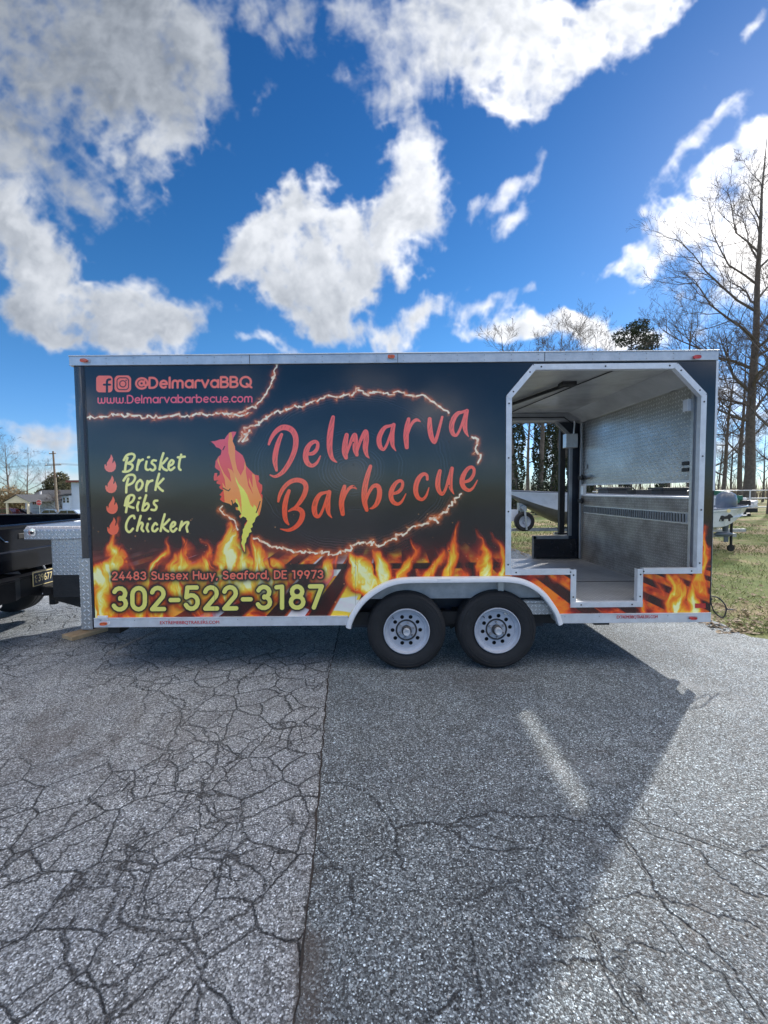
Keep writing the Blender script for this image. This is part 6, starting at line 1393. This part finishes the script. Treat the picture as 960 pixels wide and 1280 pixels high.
# ------------------------------------------------------------------ pipe fence
def fence():
    F_ = tag(empty('pipe_fence', (22, 28.5, 0)), 'white pipe rail fence running right from behind the boats', 'fence')
    X0, X1, Y = 14.0, 44.0, 28.5
    for z in (1.48, .95, .36):
        b = MB(); b.tube([(X0, Y, z), (X1, Y, z)], .035, 8); b.build('rail', 'white_paint', F_, uv=False)
    x = 15.0; k = 0
    while x < X1:
        b = MB(); b.tube([(x, Y, 0), (x, Y, 1.5)], .04, 8); b.build('post', 'white_paint', F_, uv=False)
        if k % 3 == 1: b = MB(); b.tube([(x + .5, Y, 0), (x + .12, Y, 1.5)], .04, 8); b.build('brace', 'white_paint', F_, uv=False)
        x += 3.2; k += 1
fence()
def pile(name, label, cat, px, Y, m, w, h, n=7, seed=1):
    rs = random.Random(seed); c = place(px, Y); b = MB()
    for i in range(n):
        Mx = Matrix.Translation((c[0] + rs.uniform(-w / 2, w / 2), c[1] + rs.uniform(-.3, .3), rs.uniform(.1, h))) @ Matrix.Rotation(rs.uniform(0, 3), 4, 'Z') @ Matrix.Rotation(rs.uniform(-.3, .3), 4, 'X'); s = rs.uniform(.15, .32)
        b.box(-s * 1.4, -s, -s * .5, s * 1.4, s, s * .5, Mx)
    o = b.build(name, m, None, bevel=.04, origin=c); tag(o, label, cat)
pile('tarp_heap', 'green tarp heap behind the decal boat', 'tarp', 911, 24, 'green', 1.0, 1.4, 8, 2)
pile('scrap_heap', 'dark heap of scrap beside the white fence', 'scrap heap', 924, 25, 'steel_dark', 1.6, .9, 11, 5)
pile('scrap_heap', 'pale heap of boards beside the white fence', 'board heap', 920, 26, 'siding', 1.8, 1.3, 7, 9)
# ------------------------------------------------------------------ left background
def X_(px, Y): return at(px, 620, Y).x
def zat(px, py, Y): return at(px, py, Y).z
Yh = 60.0
H1 = tag(empty('house', (X_(50, Yh), Yh, 0)), 'long low white house with charcoal roof left of the utility pole', 'house')
x0, x1, xe = X_(31, Yh), X_(72, Yh), X_(34, Yh); ze = zat(50, 626, Yh); zr = zat(50, 618.5, Yh)
b = MB(); b.box(x0, Yh, -1.9, x1, Yh + 7, ze); b.build('wall', 'siding', H1)
b = MB(); b.prism([(Yh - .4, ze), (Yh + 3.5, zr + .7), (Yh + 7.4, ze)], x0 - .4, x1 + .4, 'x'); rf = b.build('roof', 'roof_dark', H1)
b = MB(); b.tube([(X_(39.5, Yh), Yh + 1.6, ze), (X_(39.5, Yh), Yh + 1.6, zr + .5)], .12, 8); b.build('vent_pipe', 'siding', rf)
for a, c in ((40.5, 53.5), (55.5, 70)):
    b = MB(); b.box(X_(a, Yh), Yh - .05, -1.88, X_(c, Yh), Yh - .01, ze - .55); gd = b.build('garage_door', 'siding', H1)
    b = MB()
    for k in range(1, 4): b.box(X_(a, Yh), Yh - .06, -1.88 + k * .5, X_(c, Yh), Yh - .05, -1.85 + k * .5)
    b.build('panel_joint', 'roof_dark', gd)
for a in (40.8, 43.4, 45.8): b = MB(); b.box(X_(a, Yh), Yh - .05, ze - .5, X_(a + 1.6, Yh), Yh - .02, ze - .15); b.build('window', 'roof_red', H1)
Yc = 56.0
Cp = tag(empty('carport', (X_(22, Yc), Yc, 0)), 'open cream gabled carport at the left edge', 'carport')
ca, cb_ = X_(8.5, Yc), X_(34.5, Yc); zc = zat(20, 627.5, Yc); zp = zat(20, 621, Yc)
for x in (ca, cb_):
    for y in (Yc, Yc + 5): b = MB(); b.box(x - .10, y - .1, -1.9, x + .10, y + .1, zc); b.build('post', 'cream', Cp)
b = MB(); b.prism([(ca - .3, zc), ((ca + cb_) / 2, zp + .2), (cb_ + .3, zc), (cb_ + .3, zc - .12), (ca - .3, zc - .12)], Yc - .15, Yc + .0, 'y'); b.build('gable', 'cream', Cp)
b = MB(); b.prism([(ca - .4, zc), ((ca + cb_) / 2, zp + .30), (cb_ + .4, zc), ((ca + cb_) / 2, zp + .22)], Yc - .25, Yc + 5.2, 'y'); b.build('roof', 'roof_dark', Cp)
Yw = 58.0
H2 = tag(empty('house', (X_(90, Yw), Yw, 0)), 'tall pale blue house with red-brown roof beside the trailer\'s front edge', 'house')
xa, xc, xd = X_(81, Yw), X_(89.5, Yw), X_(112, Yw)
b = MB(); b.box(xc, Yw, -1.9, xd, Yw + 8, zat(90, 603, Yw)); b.build('wall', 'siding_blue', H2)
b = MB(); b.box(xa, Yw - .5, -1.9, xc, Yw + 5, zat(84, 619.5, Yw)); b.build('annex', 'siding_blue', H2)
b = MB(); b.box(X_(86, Yw), Yw - .5, zat(90, 603, Yw), xd + .4, Yw + 8.4, zat(90, 603, Yw) + .28); b.build('roof', 'roof_red', H2)
b = MB(); b.prism([(xa - .7, zat(84, 620, Yw)), (xc - .02, zat(84, 617, Yw)), (xc - .02, zat(84, 620, Yw))], Yw - .9, Yw + 5, 'y'); b.build('annex_roof', 'roof_dark', H2)
for a in (82.3, 86.9):
    b = MB(); b.box(X_(a - .3, Yw), Yw - .54, zat(84, 628.6, Yw), X_(a + 3.0, Yw), Yw - .51, zat(84, 621.6, Yw)); wn = b.build('window', 'white_paint', H2)
    b = MB(); b.box(X_(a, Yw), Yw - .56, zat(84, 628.2, Yw), X_(a + 2.7, Yw), Yw - .545, zat(84, 622, Yw)); b.build('pane', 'glass', wn)
    b = MB(); b.box(X_(a, Yw), Yw - .57, zat(84, 625.2, Yw), X_(a + 2.7, Yw), Yw - .562, zat(84, 624.8, Yw)); b.build('glazing_bar', 'white_paint', wn)
# stop sign
Ys = 52; cs = at(49, 628.3, Ys)
Sg = tag(empty('stop_sign', (cs.x, Ys, 0)), 'red octagonal STOP sign in front of the white garage doors', 'road sign')
b = MB(); b.tube([(cs.x, Ys, -1.9), (cs.x, Ys, cs.z)], .03, 6); b.build('post', 'galv', Sg)
oc = [(cs.x + .36 * math.cos(R(22.5 + 45 * k)), cs.z + .36 * math.sin(R(22.5 + 45 * k))) for k in range(8)]
b = MB(); b.prism(oc, Ys - .05, Ys - .04, 'y'); sp = b.build('sign_face', 'siding', Sg)
b = MB(); b.prism([(cs.x + (p[0] - cs.x) * .93, cs.z + (p[1] - cs.z) * .93) for p in oc], Ys - .056, Ys - .051, 'y'); b.build('red_field', 'sign_red', sp)
text_mesh('STOP', .24, Matrix.Translation((cs.x, Ys - .058, cs.z)) @ Matrix.Rotation(R(90), 4, 'X'), sp, 'siding')
# utility poles
Yp = 57.0; tp, bt = at(66.3, 564, Yp), at(71.5, 636, Yp)
Up = tag(empty('utility_pole', (bt.x, Yp, 0)), 'tall slightly leaning utility pole with two crossarms', 'utility pole')
top = Vector((tp.x, Yp, tp.z)); bot = Vector((bt.x, Yp, -1.9)); b = MB(); b.tube([bot, top], [.17, .10], 8); b.build('pole', 'pole_wood', Up)
wires = MB()
for t, w in ((.965, .45), (.80, 1.05), (.63, .6)) [:3]:
    c = bot.lerp(top, t); b = MB(); b.bar(c - Vector((w, .12, .02)), c + Vector((w, -.12, .02)), .10, .10); b.build('crossarm', 'pole_wood', Up)
    for s in (-.9, .9):
        b = MB(); b.tube([c + Vector((s * w, -.12, .05)), c + Vector((s * w, -.12, .22))], .05, 6); b.build('insulator', 'siding', Up)
for w, t in ((-.95, .80), (.95, .80)):
    c = bot.lerp(top, t) + Vector((w, -.12, .22)); P_ = []
    for k in range(25): q = k / 24; P_.append(c + Vector((q * 46, q * -3, -4 * .9 * q * (1 - q))))
    wires.tube(P_, .018, 3); P_ = [c + Vector((-k / 24 * 46, k / 24 * 4, -4 * .9 * (k / 24) * (1 - k / 24))) for k in range(25)]; wires.tube(P_, .018, 3)
wires.build('power_line', 'plastic', Up, uv=False)
p2 = at(69.5, 597, 55); b = MB(); b.tube([(p2.x + .1, 55, -1.9), (p2.x, 55, p2.z)], [.13, .09], 8); tag(b.build('service_pole', 'bark_light', None, origin=(p2.x + .1, 55, 0)), 'short pale pole standing just right of the leaning utility pole', 'utility pole')
# parked cars
def car(px, Y, m, label, L=4.3, heading=0, hgt=1.45):
    c = place(px, Y); T = tag(empty('parked_car', (c[0], Y, 0)), label, 'car', 'cars parked by the houses'); x, y = c[0], Y
    k = L / 4.3; b = MB(); low = [(-2.15, .3), (-2.15, .72), (-1.9, .86), (-1.0, .92), (1.2, .95), (1.95, .92), (2.15, .75), (2.15, .3)]
    b.prism([(x + a * k, z) for a, z in low], y - .85, y + .85, 'y'); b.build('body', m, T, bevel=.06)
    b = MB(); up_ = [(-1.15, .90), (-.55, hgt - .05), (-.2, hgt), (.9, hgt), (1.25, hgt - .06), (1.8, .93)]
    b.prism([(x + a * k, z) for a, z in up_], y - .68, y + .68, 'y'); cb2 = b.build('cabin', m, T, bevel=.05)
    b = MB(); b.prism([(x - .95 * k, .95), (x - .48 * k, hgt - .10), (x + .3 * k, hgt - .08), (x + .3 * k, .95)], y - .70, y - .685, 'y'); b.build('side_window', 'glass', cb2)
    b = MB(); b.prism([(x + .38 * k, .95), (x + .38 * k, hgt - .08), (x + 1.15 * k, hgt - .12), (x + 1.55 * k, .95)], y - .70, y - .685, 'y'); b.build('side_window', 'glass', cb2)
    for a in (-1.35, 1.35):
        for s in (-.86, .70):
            W_ = empty('wheel', (x + a * k, y + s + .08, .32), T); b = MB(); b.lathe([(.19, 0), (.30, 0), (.32, .03), (.32, .13), (.30, .16), (.19, .16)], (x + a * k, y + s, .32), 'y', 20).build('tyre', 'rubber', W_, smooth=True)
            b = MB(); b.lathe([(.0001, .03), (.19, .02), (.195, .14), (.0001, .13)], (x + a * k, y + s, .32), 'y', 16).build('rim', 'alum', W_, smooth=True)
    return T
_car = car
def car(*a, **k):
    T = _car(*a, **k); T.location.z = -1.85; return T
car(3, 58, 'car_red', 'dark red car at the left edge beside the carport', 4.4, hgt=1.6); car(21, 60, 'car_black', 'black car parked inside the cream carport', 4.0, hgt=1.4)
car(62, 57, 'car_blue', 'pale car in front of the right garage door', 3.6); car(84, 55, 'car_blue', 'pale blue car in front of the blue house', 4.2)
